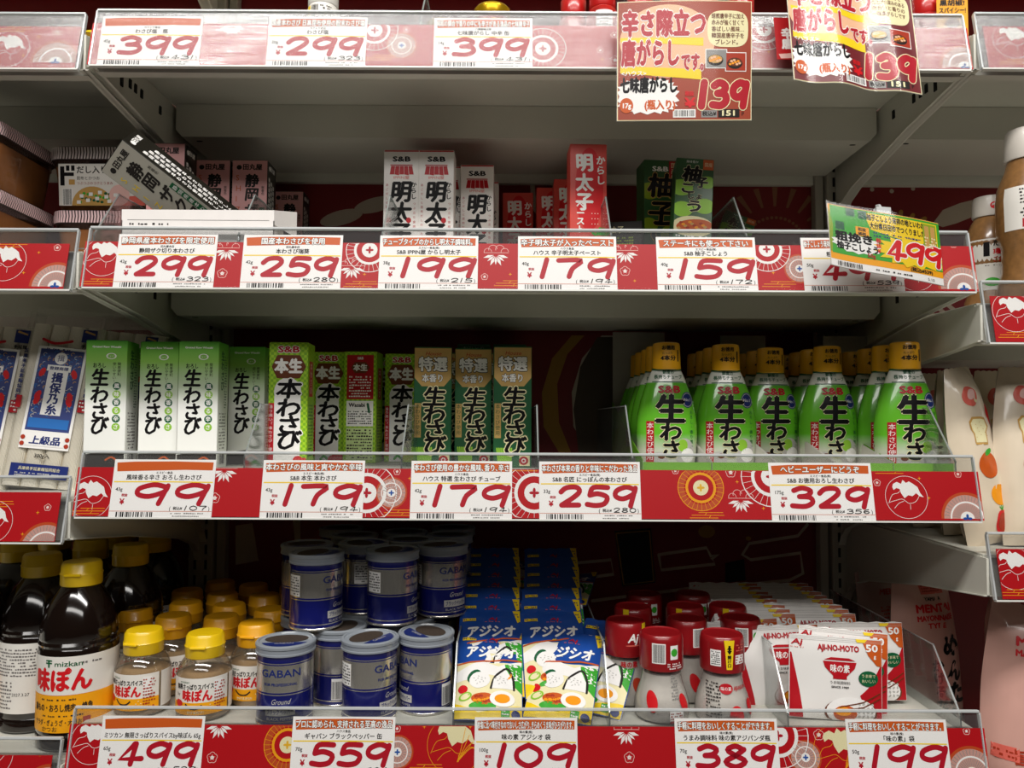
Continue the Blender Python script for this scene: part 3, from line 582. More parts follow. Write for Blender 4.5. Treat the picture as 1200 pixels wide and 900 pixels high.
def d_tokusen(I, w_, h):
    I.poly([(-w_/2, h-1), (w_/2, h-1), (w_/2, h-36), (w_/2-9, h-46), (-w_/2+9, h-46), (-w_/2, h-36)], crm, 1)
    I.text('House', 0, h-10, 5.5, 'red', 2, slant=.3, align='c', w=19)
    I.text('特選', 0, h-28, 15.5, 'white', 2, bold=.05, align='c', w=34, halo='black', hr=.09); I.text('本香り', 0, h-41, 9, 'white', 2, bold=.04, align='c', w=26, halo='black', hr=.09)
    I.vtext('生わさび', 1, h-48, 21, 'black', 2, step=[21, 19, 17, 19], bold=.045, slant=.12, kx=1.15, halo='cream', hr=.1)
    I.rect(-w_/2+1, 34, 7.5, 40, crm, 1); I.vtext('本わさび使用', -w_/2+4.7, 73, 5, 'dgreen', 2, step=6.2)
    for k in range(8): I.stroke([(-16+k*2, 6), (-18+k*2.4, 22)], 2, 'ltgreen', 1)
    I.rect(8, 2, 12, 13, 'cream', 2); I.disc(13, 8, 5.5, 5, 'red', 3, 14); I.ring(13, 8, 1.5, 2.6, 'white', 4, 12)
def s_tokusen(I, d, h): I.fine(-12, 30, 22, 60, 18, 'white'); I.barcode(-8, h-60, 14, 22, seed=9); I.vtext('生わさび', 0, h-8, 8, 'white', 1)
tok = carton('wasabi_box', 44, 35, HB, dict(front=dkg, left=dkg, right=dkg, back=dkg, top=mat('lid_dark_green', '#2d7a45', .4), edge=dkg), d_tokusen, side=s_tokusen)
G3 = 'dark green wasabi boxes with a gold panel'
for u, Y, l, rz in ((506, 140, 'dark green gold panelled wasabi box touching the chequered boxes', 4), (554, 155, 'dark green gold panelled wasabi box, middle one of the front three', 2), (600, 128, 'dark green gold panelled wasabi box beside the empty gap', 3)): put(tok, u, Y, D3, l, (0, 0, rz), G3, dy=18)
for u, Y, l in ((580, 215, 'dark green gold panelled box peeping between the middle and the gap side box'), (537, 215, 'dark green gold panelled box in the second row of its kind')): put(tok, u, Y, D3, l, (0, 0, 1), G3, dy=18)
def d_tall(I, w_, h): I.text('おひとり', 0, h-9, 6, 'grey', 1, align='c', w=30); I.ring(10, h-16, 3, 4.4, 'grey', 1, 6); I.text('生わさび', 0, h-26, 6, 'grey', 1, align='c', w=32); I.rect(-20, 0, 40, 110, dkg, 1)
tall = carton('wasabi_box', 44, 35, 156, dict(front=mat('carton_deep_green', '#0f4a2c', .4), left=dkg, right=dkg, back=dkg, top=dkg, edge=dkg), d_tall)
for u, l in ((555, 'taller deep green box rising behind the middle gold panelled box'), (597, 'taller deep green box rising behind the gap side gold panelled box')): put(tall, u, 262, D3, l, (0, 0, 0), 'taller green boxes at the back', dy=18)
# second shelf
pk = mat('carton_pink', '#d79a98', .38, var=.05, scale=40); bk = mat('carton_black', '#17150f', .35); wh = mat('carton_white', '#ece7e3', .4, var=.02)
def d_shizu(bg):
    def f(I, w_, h):
        I.disc(-13, h-9, 3.2, 3, 'dark', 1, 10); I.text('田丸屋', 3, h-12, 7, 'dark', 1, bold=.04, align='c', w=24)
        I.vtext('静岡ザク切り', 2, h-18, 15, 'dark', 1, step=[17, 19, 17, 15, 20, 16], bold=.045, slant=.1, kx=1.0)
        for k, c in enumerate('SHIZUOKA'): I.text(c, -17, h-26-k*13, 8.5, 'yellow' if bg else 'orange', 1, rot=0)
        I.rect(12, 20, 6.5, h-78, 'dgreen', 1); I.vtext('静岡県産本わさび', 15.2, h-61, 4.6, 'white', 2, step=6.4); I.vtext('無着色', 16, h-32, 3.4, 'dark', 1)
    return f
def s_shizu(I, d, h):
    I.disc(-9, h-8, 3, 3, 'white', 1, 10); I.text('田丸屋', 2, h-10, 5.5, 'white', 1, align='c', w=17, bold=.04)
    for k in range(3): I.vtext('静岡県特産本わさび使用おろしたて', -10+k*8, h-20-k*3, 5, 'white', 1, step=6.3, bold=.04)
F_ = lambda m: dict(front=m, left=bk, right=bk, back=m, top=bk, bottom=bk, edge=bk)
shz = carton('wasabi_box', 43, 34, 143, F_(pk), d_shizu(0), side=s_shizu)
G4 = 'pink wasabi boxes with black sides'
for u, Y, l in ((193, 105, 'pink wasabi box just behind the tilted black and silver box'), (248, 160, 'pink wasabi box, middle one of the three upright pink boxes'), (292, 160, 'pink wasabi box with its black side showing, beside the dark gap'), (337, 285, 'shaded wasabi box alone far back in the dark gap')): put(shz, u, Y, D2, l, (0, 0, (1, 0, 0, 0)[0]), G4, v=230, dy=17)
def t_shizu(I, w_, d): I.text('わさび屋の', 0, 1, 7, 'white', 1, align='c', bold=.06, slant=.2, w=30); I.text('おろし', 0, -10, 7, 'white', 1, align='c', bold=.05, slant=.2, w=24)
shs = carton('wasabi_box', 44, 36, 138, F_(mat('carton_silver', '#b5b1a4', .3)), d_shizu(1), side=s_shizu, topdeco=t_shizu)
shs((-322, 74, D2+26), 'black and silver wasabi box tipped over sideways against the pink boxes', [math.degrees(a) for a in (Matrix.Rotation(R(30), 3, 'Z') @ Matrix.Rotation(R(-56), 3, 'Y') @ Matrix.Rotation(R(-46), 3, 'Z')).to_euler()])
def tray():
    t = thing('box_tray', (xpix(227, 18), 36, D2+1), 'low white card tray in front of the pink wasabi boxes', 'tray')
    m = M().box(-78, 78, -18, -17.2, 0, 41, wh); m.box(-78, 78, -18, 14, 0, .8, wh); m.box(-78, -77.2, -18, 14, 0, 30, wh); m.box(77.2, 78, -18, 14, 0, 30, wh)
    m.add([(78, -17.2, 26), (78, -17.2, 41), (92, 14, 48), (92, 14, 20)], [(0, 1, 2, 3)], wh)
    I = Ink(); I.rect(-72, 30, 145, .5, 'linegrey'); I.fine(-70, 24, 40, 4, 1, 'dark'); I.put(m, lambda x, y, e: (x, -18-e, y)); m.build('tray_walls', t)
tray()
def d_ippin(I, w_, h):
    I.rect(-w_/2, h-2, w_, 2, 'red'); I.text('S&B', 0, h-14, 7, 'black', 1, bold=.07, align='c', w=21)
    I.rect(-13, h-18.5, 26, 1.2, 'red')
    for k in range(5): x = -12+k*5; I.poly([(x, h-19), (x+4.6, h-19), (x+4.6+(k-1.5)*.7, h-29-(k % 2)), (x+(k-2.5)*.7, h-29)], 'red', 1)
    I.text('IPPIN屋', 0, h-34.5, 3.8, 'salmon', 1, align='c', w=19)
    I.vtext('明太子', -1, h-38, 23, 'black', 1, step=[25, 24, 24], bold=.05, slant=.1, kx=.95); I.vtext('からし', 14.5, h-38, 6, 'black', 1, bold=.04, step=7)
    I.vtext('あごだしと昆布だしの旨み', -16.5, h-40, 3, 'red', 1, step=5.2); I.vtext('つぶ立ち食感', 15.5, h-62, 3, 'red', 1, step=5.4); I.disc(9, h-83, 3, 3.4, 'red', 2, 10)
    I.disc(0, 4, 20, 14, 'salmon', 1, 20)
ipp = carton('paste_box', 41, 33, 143, dict(front=wh, left=wh, right=wh, back=wh, top=mat('carton_red', '#b8222a', .4), edge=wh), d_ippin)
G5 = 'white paste boxes with a red shop curtain'
for u, Y, l in ((470, 122, 'white box with red shop curtain, first from the pink boxes'), (511, 122, 'white box with red shop curtain, second, touching the first'), (559, 172, 'white box with red shop curtain, set further back on its own')): put(ipp, u, Y, D2, l, (0, 0, 0), G5, v=230, dy=17)
for k, (u, Y, l) in enumerate(((524, 175, 'white paste box showing a sliver behind the first two'), (487, 180, 'white paste box hidden behind the front pair'), (566, 235, 'white paste box in the shade behind the lone one'))): put(ipp, u, Y, D2, l, (0, 0, 0), G5, v=230, dy=20)
rdm = mat('carton_salmon', '#d8463c', .38, var=.04)
def d_men(I, w_, h):
    I.poly([(16*math.cos(a)+1, h-52+48*math.sin(a)) for a in [k*math.pi/14 for k in range(28)]], 'brightred', 1)
    I.vtext('明太子', -4, h-12, 19, 'white', 2, step=[23, 22, 20], bold=.05, slant=-.05, kx=.95); I.vtext('からし', 14, h-14, 9.5, 'white', 2, step=11.5, bold=.04)
    I.vtext('ペースト', -9, h-66, 8.5, 'white', 2, step=9.3, bold=.05)
    for k in range(9): I.disc(4+k % 3*3.4, h-80-k//3*6, .7, .7, 'pink', 2, 6)
    for k in range(6): a = R(20+k*25); I.stroke([(14, 34), (14+11*math.cos(a), 34+12*math.sin(a))], 3, 'green', 3)
    I.disc(-4, 33, 9, 6, 'salmon', 3, 16); I.disc(12, 32, 9, 6, 'salmon', 4, 16); I.rect(-w_/2, 0, w_, 27, 'cream', 3)
men = carton('paste_box', 42, 33, 143, dict(front=rdm, left=rdm, right=rdm, back=rdm, top=rdm, edge=rdm), d_men)
G6 = 'red mentai paste boxes'
for u, Y, l, rz in ((689, 100, 'tall red mentai paste box, brightly lit, in front of its kind', 2), (607, 285, 'shaded red paste box at the back, nearest the white boxes', 0), (647, 262, 'shaded red paste box at the back, between two others', 0), (668, 225, 'red paste box showing only an edge behind the brightly lit one', 0)): put(men, u, Y, D2, l, (0, 0, rz), G6, v=230, dy=17)
yz = mat('carton_yuzu', '#27562a', .38, var=.1, scale=30)
def d_yuzu(I, w_, h):
    for a, b, r in ((-14, h-38, 13), (16, h-42, 8), (-16, h-80, 12), (14, h-90, 15)): I.disc(a, b, r, r*.8, 'olive', 1, 18)
    I.rect(10, h-33, 11, 32, 'red', 2); I.vtext('国産柚子', 15.5, h-3, 6.2, 'cream', 3, step=7.3)
    I.text('S&B', -1, h-14, 7, 'white', 2, bold=.06, align='c', w=20)
    I.vtext('柚子こしょう', -1, h-18, 27, 'black', 3, step=[33, 22, 22, 20, 18, 20], bold=.05, slant=.1, kx=1.1, halo='tan', hr=.07)
def d_yuzu2(I, w_, h):
    for a, b, r in ((-14, h-38, 13), (14, h-30, 10), (-12, h-65, 12), (12, h-60, 12)): I.disc(a, b, r, r*.8, 'ltgreen', 1, 18)
    I.rect(9, h-14, 12, 13, 'orange', 2); I.text('国産', 15, h-10, 5, 'cream', 3, align='c', w=9); I.text('風味豊か', -3, h-6, 3, 'white', 2, align='c')
    I.text('柚', -4, h-30, 19, 'black', 3, bold=.06, align='c', slant=.15, halo='cream', hr=.08); I.text('子', 8, h-37, 13, 'black', 3, bold=.06, align='c', halo='cream', hr=.08); I.text('こ', -7, h-45, 13, 'black', 3, bold=.06, align='c', kx=1.3, halo='cream', hr=.08)
    I.text('しょ', 1, h-52, 8, 'black', 3, bold=.06, align='c', halo='cream', hr=.08); I.text('う', 1, h-68, 14, 'black', 3, bold=.06, align='c', kx=1.4, halo='cream', hr=.08)
    I.disc(0, h-86, 23, 13, 'cream', 2, 24); I.disc(2, h-85, 20, 8, 'orange', 3, 20, .1)
    for k in range(14): I.disc(-15+k*2.4, h-86+(k*7 % 9)-3, 2.2, 1.6, ('tan', 'rust', 'egg')[k % 3], 4, 8)
    I.rect(-w_/2, 0, w_, h-98, 'dgreen', 3); I.fine(-18, 6, 36, 26, 6, 'white', 4)
yuz = carton('yuzu_pepper_box', 42, 34, 143, dict(front=yz, left=yz, right=yz, back=yz, top=yz, edge=yz), d_yuzu)
yu2 = carton('yuzu_pepper_box', 42, 30, 128, dict(front=yz, left=yz, right=yz, back=yz, top=yz, edge=yz), d_yuzu2)
put(yuz, 773, 152, D2, 'upright dark green yuzu pepper box with a red corner label', (0, 0, 6), None, v=230, dy=17)
put(yu2, 811, 62, D2-2, 'green yuzu pepper box with a food picture, leaning back against the upright one', (-14, 5, -4), None, v=240, dy=18)
put(yu2, 846, 150, D2-44+44, 'green yuzu pepper box lying askew behind the clear divider', (-40, 22, -8), None, v=240, dy=22)
# a low stack of flat dark tins behind, between the red and green boxes
for k, (u, Y) in enumerate(((724, 150), (741, 205))):
    m = M().box(-30, 30, -20, 20, 0, 62, 'dark', 1); I = Ink(); I.text('柚子', 0, 48, 8, 'cream', 1, align='c'); I.fine(-20, 30, 40, 14, 4, 'olive'); I.put(m, lambda x, y, e: (x, -20-e, y)); J = Ink(); J.text('こしょう', 0, -4, 10, 'cream', 1, align='c'); J.put(m, lambda x, y, e: (x, y, 62+e))
    tag(m.build('spice_box', loc=(xpix(u, Y, 260), Y, D2+.3), rot=(0, 0, -12)), ('low dark box in shade beside the tall red box', 'low dark box in shade beside the upright yuzu pepper box')[k], 'box', 'low dark boxes')

# ---------------------------------------------------------------- clear dividers
DV = [(12, 0), (12, 14), (58, 70), (315, 70), (315, 0)]
def dproto():
    t = thing('shelf_divider', (0, 0, 0), 'd', 'divider'); M().prism(DV, -.6, .6, divm).build('panel', t)
    e = M()
    for (a, b), (c, d) in ((DV[1], DV[2]), (DV[2], DV[3]), (DV[0], DV[1])): e.prism([(a, b), (c, d), (c+.1, d+1.4), (a-1.2, b+1)], -.8, .8, dive)
    e.box(-16, 16, 12, 13, 0, 1, dive); e.build('edge_rim', t); return Proto(t)
dvp = dproto()
for u, r, l in ((108, 1, 'beside the miso tubs'), (278, 1, 'between the pink boxes and the shaded box'), (447, 1, 'before the first curtain box'), (717, 1, 'just past the tall red box'), (877, 1, 'past the leaning green boxes'),
                (285, 2, 'past the green and white boxes'), (470, 2, 'between chequered and gold panelled boxes'), (631, 2, 'at the edge of the empty gap'), (742, 2, 'beside the first squeeze bottle'), (1122, 2, 'beside the vegetable printed pouches'),
                (313, 3, 'between the spice bottles and the pepper cans'), (531, 3, 'between the pepper cans and the blue packets'), (715, 3, 'between the blue packets and the shakers'), (925, 3, 'in front of the red and white pouches'), (1128, 3, 'beside the pink mentai pouch'), (492, 0, 'on the top shelf behind the seven spice card')):
    X = xpix(u, 12, (50, 270, 530, 828)[r]); dvp((X, 4, DK[r]+.3), 'clear plastic divider '+l, group='clear dividers standing on the shelves')

# ---------------------------------------------------------------- green squeeze bottles and their trays
plastic = lambda n, h, r=.28, coat=.3, **k: mat(n, h, r, coat=coat, **k)
capg = plastic('cap_amber', '#f0ad1c', .3); bodyg = ramp('print_squeeze', [(0, '#c4c8b8'), (22, '#c9cfba'), (40, '#66bd2c'), (70, '#6cc42e'), (97, '#5db428'), (97.5, '#dfe0d6'), (142, '#dfe0d6')], .22, coat=.6)
SQ = [(28, 0), (31.5, 4), (33.5, 20), (34.6, 38), (34.4, 50), (33, 62), (30, 76), (25.5, 90), (21, 102), (17.5, 110), (15.5, 113)]
def rad(P, z):
    for (r0, z0), (r1, z1) in zip(P, P[1:]):
        if z0 <= z <= z1: return r0+(r1-r0)*(z-z0)/(z1-z0)
    return P[-1][0] if z > P[-1][1] else P[0][0]
def wrap(P, ky=1, e=2, off=0):
    def f(x, z, eps):
        r = rad(P, z); q = max(-.985, min(.985, x/r)); return (q*r, -r*ky*(1-abs(q)**e)**(1/e)-eps-.15-off, z)
    f.sub = 3; return f
def band(P, a0, a1, z0, z1, m, M_, ky=1, off=.25, n=28, rows=1, e=2):    # a label band hugging a turned body between two angles (0 = front)
    V = []; F = []
    for j in range(rows+1):
        z = z0+(z1-z0)*j/rows; r = rad(P, z)+off
        for i in range(n+1):
            a = R(a0+(a1-a0)*i/n)-math.pi/2; c, d = math.cos(a), math.sin(a); k = 1 if e == 2 else (abs(c)**e+abs(d)**e)**(-1/e); V.append((r*c*k, r*d*ky*k, z))
    q = n+1; F = [(j*q+i, j*q+i+1, (j+1)*q+i+1, (j+1)*q+i) for j in range(rows) for i in range(n)]
    M_.add(V, F, m, True)
def wrapa(P, ky=1, off=.3, e=2):            # print that follows the circumference, x is arc length
    def f(x, z, eps):
        r = rad(P, z)+off+eps; a = x/r-math.pi/2; c, d = math.cos(a), math.sin(a); k = 1 if e == 2 else (abs(c)**e+abs(d)**e)**(-1/e); return (r*c*k, r*d*ky*k, z)
    f.sub = 3; return f
def squeeze():
    t = thing('squeeze_bottle', (0, 0, 0), 's', 'bottle'); m = M(); fine_ = []
    for (r0, z0), (r1, z1) in zip(SQ, SQ[1:]): fine_ += [(r0, z0), ((r0+r1)/2, (z0+z1)/2)]
    m.lathe(fine_+[SQ[-1]], bodyg, 36, .54); m.build('bottle_body', t)
    c = M(); c.lathe([(15.2, 112), (16.2, 113), (16, 118), (15.4, 139), (14.6, 142), (12, 143)], capg, 32, .95); c.lathe([(16.6, 111.5), (16.6, 113.2)], 'dgreen', 28, .8)
    J = Ink(); J.text('お徳用', -1, 134, 4.6, 'dark', 1, align='c', w=15, bold=.04); J.text('たっぷり', -2, 129, 2.6, 'dark', 1, align='c', w=12); J.text('4本分', -1, 122, 5.5, 'dark', 1, align='c', w=17, bold=.05); J.rect(9.6, 121, 1.4, 13, 'dark')
    J.put(c, wrap([(16.3, 110), (15.6, 140)], .95)); c.build('cap', t)
    I = Ink(); I.rect(-18, 97.5, 36, 1, 'dgreen', 1, 8)
    I.text('鮮度の', 0, 107, 4, 'dgreen', 1, align='c', w=13, bold=.03); I.text('長持ちチューブ', 0, 101.5, 4.4, 'dgreen', 1, align='c', w=32, bold=.03)
    I.text('S&B', 0, 85, 9.5, 'red', 2, align='c', w=25, bold=.07, halo='white', hr=.06)
    I.disc(21, 78, 7.4, 9, 'navy', 1, 20); I.ring(21, 78, 6, 6.6, 'silver', 2, 20, ky=1.2); I.text('No.1', 21, 76, 4.5, 'white', 2, align='c', w=9)
    [I.text(c, 0, y, h_, 'black', 2, align='c', bold=.055, slant=.06, kx=k_, halo='cream', hr=q_) for c, y, h_, k_, q_ in (('生', 52, 30, 1.05, .06), ('わ', 32, 20, 1.15, .08), ('さ', 13, 19, 1.1, .08))]
    I.rect(-26, 6, 8, 48, 'red', 1); I.vtext('本わさび使用', -22, 52, 6.2, 'white', 2, step=7)
    I.vtext('おろし・香り豊か', 25, 66, 4, 'dgreen', 1, step=5.5)
    I.disc(16, 20, 12, 15, 'silver', 1, 18); I.disc(14, 27, 6, 7, 'ltgreen', 2, 14); I.disc(20, 16, 8, 8, 'paper', 2, 14); I.disc(-12, 12, 9, 8, 'silver', 1, 16); I.disc(-10, 15, 4, 3, 'brown', 2, 10)
    lb = M(); I.put(lb, wrap(fine_+[SQ[-1]], .54)); lb.build('printed_label', t); return Proto(t)
sq = squeeze(); GS = 'green squeeze bottles of grated wasabi'
cols = [(781, 112, 'first column, beside the dim gap'), (850.6, 128, 'second column'), (903, 165, 'middle column'), (970, 142, 'fourth column'), (1061, 90, 'last column, beside the pouches')]
wc = mat('tray_white', '#cfcbc2', .55); g_ = mat('tray_green', '#6fae1e', .5); XS = [xpix(c[0], c[1], 470) for c in cols]; XW = [XS[0]-37]+[(a+b)/2 for a, b in zip(XS, XS[1:])]+[XS[4]+32]
for i, (u, Y, l) in enumerate(cols):
    X = XS[i]; nb = (5, 4, 3, 4, 4)[i]
    for k in range(nb):
        sq((X+(k > 0)*(-1)**k*.6, Y+k*40, D3+.9), ('front green squeeze bottle of the ' if k == 0 else 'green squeeze bottle, %s in the ' % ('second', 'third', 'fourth', 'fifth')[k-1])+l, (0, 0, (2, -2, 1, 1, -2)[(i+k) % 5]), GS)
    x0, x1_ = XW[i]+.6, XW[i+1]-.6; yb = Y+(nb-1)*40+22; m = M(); sd = [(56, 0), (56, 12), (yb, 12+(yb-56)*.25), (yb, 0)]
    if i == 0: m.prism([(y, z*1.12) for y, z in sd], x0-.9, x0-.3, g_); J = Ink(); J.rect(-170, 24, 26, 20, 'grey'); J.fine(-168, 26, 22, 16, 3, 'dark', 2); J.rect(-116, 4, 16, 10, 'grey'); J.put(m, lambda x, y, e: (x0-.9-e, -x, y))
    m.prism(sd, x0-.2, x0+.3, wc); m.prism(sd, x1_-.5, x1_, wc)
    if i == 4: m.prism([(y, z*1.04) for y, z in sd], x0-.5, x0-.3, g_)
    m.box(x0, x1_, yb, yb+.8, 0, (177, 60, 170, 60, 166)[i], mat('tray_grey', '#a09a90', .7, var=.05)); m.box(x0, x1_, 56, yb, -.3, .3, wc); m.box(x0, x1_, 55.4, 56, 0, 11, g_)
    tag(m.build('display_tray', loc=(0, 0, D3+.5)), 'cardboard display tray with slanted sides holding the %s of squeeze bottles' % l.split(',')[0], 'display tray', 'cardboard trays of the squeeze bottles')

# ---------------------------------------------------------------- round bottles and cans
ycap = plastic('cap_yellow', '#efc60f', .35); soy = plastic('soy_dark', '#150c08', .12, .6); lab_w = mat('label_white', '#e8e4dc', .4)
def hinge_cap(m, z0, r, h, mt): m.lathe([(r-.6, z0), (r, z0+1), (r, z0+h*.45), (r+.5, z0+h*.5), (r-.4, z0+h*.55), (r-.8, z0+h-2.5), (r-2.6, z0+h), (r*.5, z0+h+.4), (.2, z0+h+.5)], mt, 36); m.box(-r*.42, r*.42, -r-1.6, -r+2, z0+h*.44, z0+h*.56, mt, .8)
BG = [(34, 0), (37, 3), (37.5, 12), (36, 15), (37.5, 18), (37.8, 98), (36.2, 101), (37.6, 104), (36.2, 107), (37.4, 110), (36, 122), (31, 138), (25, 150), (19, 158), (17.5, 160)]
def big(cap):
    t = thing('sauce_bottle', (0, 0, 0), 's', 'bottle'); M().lathe(BG, soy, 40).build('bottle_body', t); c = M(); hinge_cap(c, 160, 20, 24, cap); c.lathe([(17.8, 157), (17.8, 160.5)], clear('neck_clear', '#c8b090', .1, .1, .3, '#5a4020') if 'neck_clear' not in MT else MT['neck_clear'], 28); c.build('cap', t)
    lb = M(); band(BG, -110, 110, 20, 57, ink('bandgold'), lb); band(BG, -110, 110, 57, 95, lab_w, lb); I = Ink()
    band(BG, 115, 245, 22, 95, lab_w, lb); I.text('mizkan', -6, 85, 6.2, 'dgreen', 1, w=27, bold=.02); I.stroke([(-15, 91), (-9, 91)], 1.4, 'dgreen'); I.stroke([(-15, 88.5), (-9, 88.5)], 1.4, 'dgreen'); I.stroke([(-12, 91), (-12, 85)], 2, 'dgreen')
    I.fine(20, 86, 22, 4, 1, 'linegrey'); I.text('味ぽん', 0, 61, 21, 'brightred', 1, align='c', w=60, bold=.06); I.disc(0, 57, 36, 0.1, 'brightred', 1)
    I.fine(-20, 51, 36, 3, 1, 'dark'); I.text('鍋もの・おろし焼肉・焼魚', 0, 41, 7, 'dark', 1, align='c', w=62, bold=.03); I.fine(-18, 35, 40, 3, 1, 'dark'); I.text('サラダ・ぎょうざ・大根おろし', 0, 27, 5.6, 'dark', 1, align='c', w=60, bold=.02); I.text('かつお', -10, 21, 5.2, 'dark', 1, align='c'); I.rect(22, 25, 7, 9, 'rust', 2)
    J = Ink(); J.fine(-28, 60, 54, 30, 9, 'linegrey'); J.fine(-28, 26, 30, 30, 8, 'linegrey'); J.text('2027.3.27', 2, 40, 4, 'dark')
    I.put(lb, wrapa(BG)); f = wrapa(BG); bk_ = lambda x, y, e: tuple((lambda p: (-p[0], -p[1], p[2]))(f(x, y, e))); bk_.sub = 3; J.put(lb, bk_); lb.build('label', t); return Proto(t)
bg = big(ycap); GB = 'dark sauce bottles with yellow caps'; DL = LB[3]+43
for u, Y, l, rz in ((93, 62, 'dark sauce bottle with yellow cap, its orange and white label facing forward', 4), (46, 105, 'dark sauce bottle turned to show its back label, beside the front facing one', 170), (150, 170, 'dark sauce bottle half shaded behind the front facing one', 150), (18, 190, 'dark sauce bottle with only its cap showing past the turned one', 40), (103, 205, 'dark sauce bottle in deep shade directly behind the front facing one', 20), (178, 262, 'dark sauce bottle in deep shade next to the bracket', 200), (135, 285, 'dark sauce bottle at the very back beneath the bracket', 0), (-38, 95, 'dark sauce bottle cut by the frame edge', 160), (60, 275, 'dark sauce bottle at the very back of its row', 0)):
    bg((xpix(u, Y, 760), Y, DL+.3), l, (0, 0, rz), GB)
powd = mat('spice_powder', '#b39a78', .7, var=.18, scale=900); clr = clear('bottle_clear', '#f3ece0', .08, .06, .06, '#e0d4bc'); ocap = plastic('cap_orange_yellow', '#e8a60e', .38)
SP = [(24, 0), (26.5, 2), (27, 6), (27, 44), (26, 47), (24.5, 52), (20.5, 58), (18, 60)]
def spice(cap):
    t = thing('spice_bottle', (0, 0, 0), 's', 'bottle'); M().lathe([(23, .8), (25.6, 3), (26, 6), (26, 42), (22, 43.5)], powd, 32).build('powder', t); M().lathe(SP, clr, 36).build('bottle_body', t); c = M(); hinge_cap(c, 60, 19.5, 23, cap); c.build('cap', t)
    lb = M(); band(SP, -75, 75, 8, 20, ink('bandgold'), lb, rows=2); band(SP, -75, 75, 20, 44, lab_w, lb, rows=2); band(SP, 80, 280, 8, 44, lab_w, lb); I = Ink(); I.text('mizkan', -4, 39, 2.6, 'dgreen', 1, w=11, align='r'); I.text('無限さっぱりスパイス', 0, 33, 5, 'dark', 1, align='c', w=40, bold=.05); I.text('by', -20, 26, 4, 'dark', 1)
    I.text('味ぽん', 3, 21.5, 10.5, 'brightred', 1, align='c', w=31, bold=.06); I.disc(-17, 19, 5, 3.6, 'brightred', 2, 14); I.stroke([(-8, 18.5), (-3, 14.5), (4, 14.5), (8, 17.5)], 1.4, 'dark', 2)
    for k in range(4): I.disc(14+k*2.3, 15+k % 2*2.5, .6, .6, 'cream', 2, 6)
    I.text('かけるだけ!', 2, 9.3, 2.8, 'cream', 2, align='c', bold=.04); I.rect(20, 24, 9, 17, 'paper', 2); I.fine(20.5, 10, 12, 30, 10, 'rust', 3)
    I.put(lb, wrapa(SP)); lb.build('label', t); return Proto(t)
sp1 = spice(ycap); sp2 = spice(ocap); GP = 'small spice bottles with yellow caps'
sp1((xpix(240, 52, 780), 52, D4+.3), 'small spice bottle with bright yellow cap, label facing forward, nearest the cans', (0, 0, 0), GP); sp1((xpix(168, 62, 780), 62, D4+.3), 'small spice bottle with bright yellow cap, beside the big dark bottle', (0, 0, -16), GP)
row = [(296, 88, 'its cap overlapping the divider by the cans'), (203, 120, 'second row, between the two bright caps'), (235, 108, 'directly behind the front facing one'), (262, 145, 'third row, above the front facing one'), (316, 150, 'third row, next to the divider'), (227, 178, 'fourth row, above the second row cap'), (279, 185, 'fourth row, middle'), (322, 205, 'fifth row, next to the divider'), (248, 212, 'fifth row, middle'), (297, 235, 'sixth row, middle'), (233, 240, 'sixth row, near the post'), (283, 268, 'seventh row, in deep shade'), (330, 262, 'seventh row by the divider, in deep shade'), (275, 305, 'at the very back near the post'), (313, 308, 'at the very back near the cans'), (196, 168, 'behind the bottle by the dark sauce'), (188, 232, 'at the back nearest the sauce bottles')]
PL = [(xpix(240, 52, 780), 52), (xpix(168, 62, 780), 62)]
for u, Y, l in row:
    X = xpix(u, Y, 740)
    for _ in range(60):                      # nudge neighbours apart so that no two bottles touch
        for (a, b) in PL:
            d = math.hypot(X-a, Y-b)
            if d < 55: X += (X-a)/d*(55.5-d); Y += (Y-b)/d*(55.5-d)
    Y = min(Y, 300)
    if all(math.hypot(X-a, Y-b) > 54 for a, b in PL): PL.append((X, Y)); sp2((X, Y, D4+.3), 'orange yellow capped spice bottle '+l, (0, 0, (37*len(PL)) % 90-30), GP)
alu = mat('can_silver', '#e8e3da', .24, metal=.88, var=.04, scale=4); cb = mat('can_blue', '#151a66', .2, metal=.15, coat=.5); lid = clear('lid_frosted', '#d8dde2', .12, .18, .45, '#c2cad2')
CN = [(27.6, 0), (28.4, 1), (28.4, 2), (28, 2.6), (28, 72)]
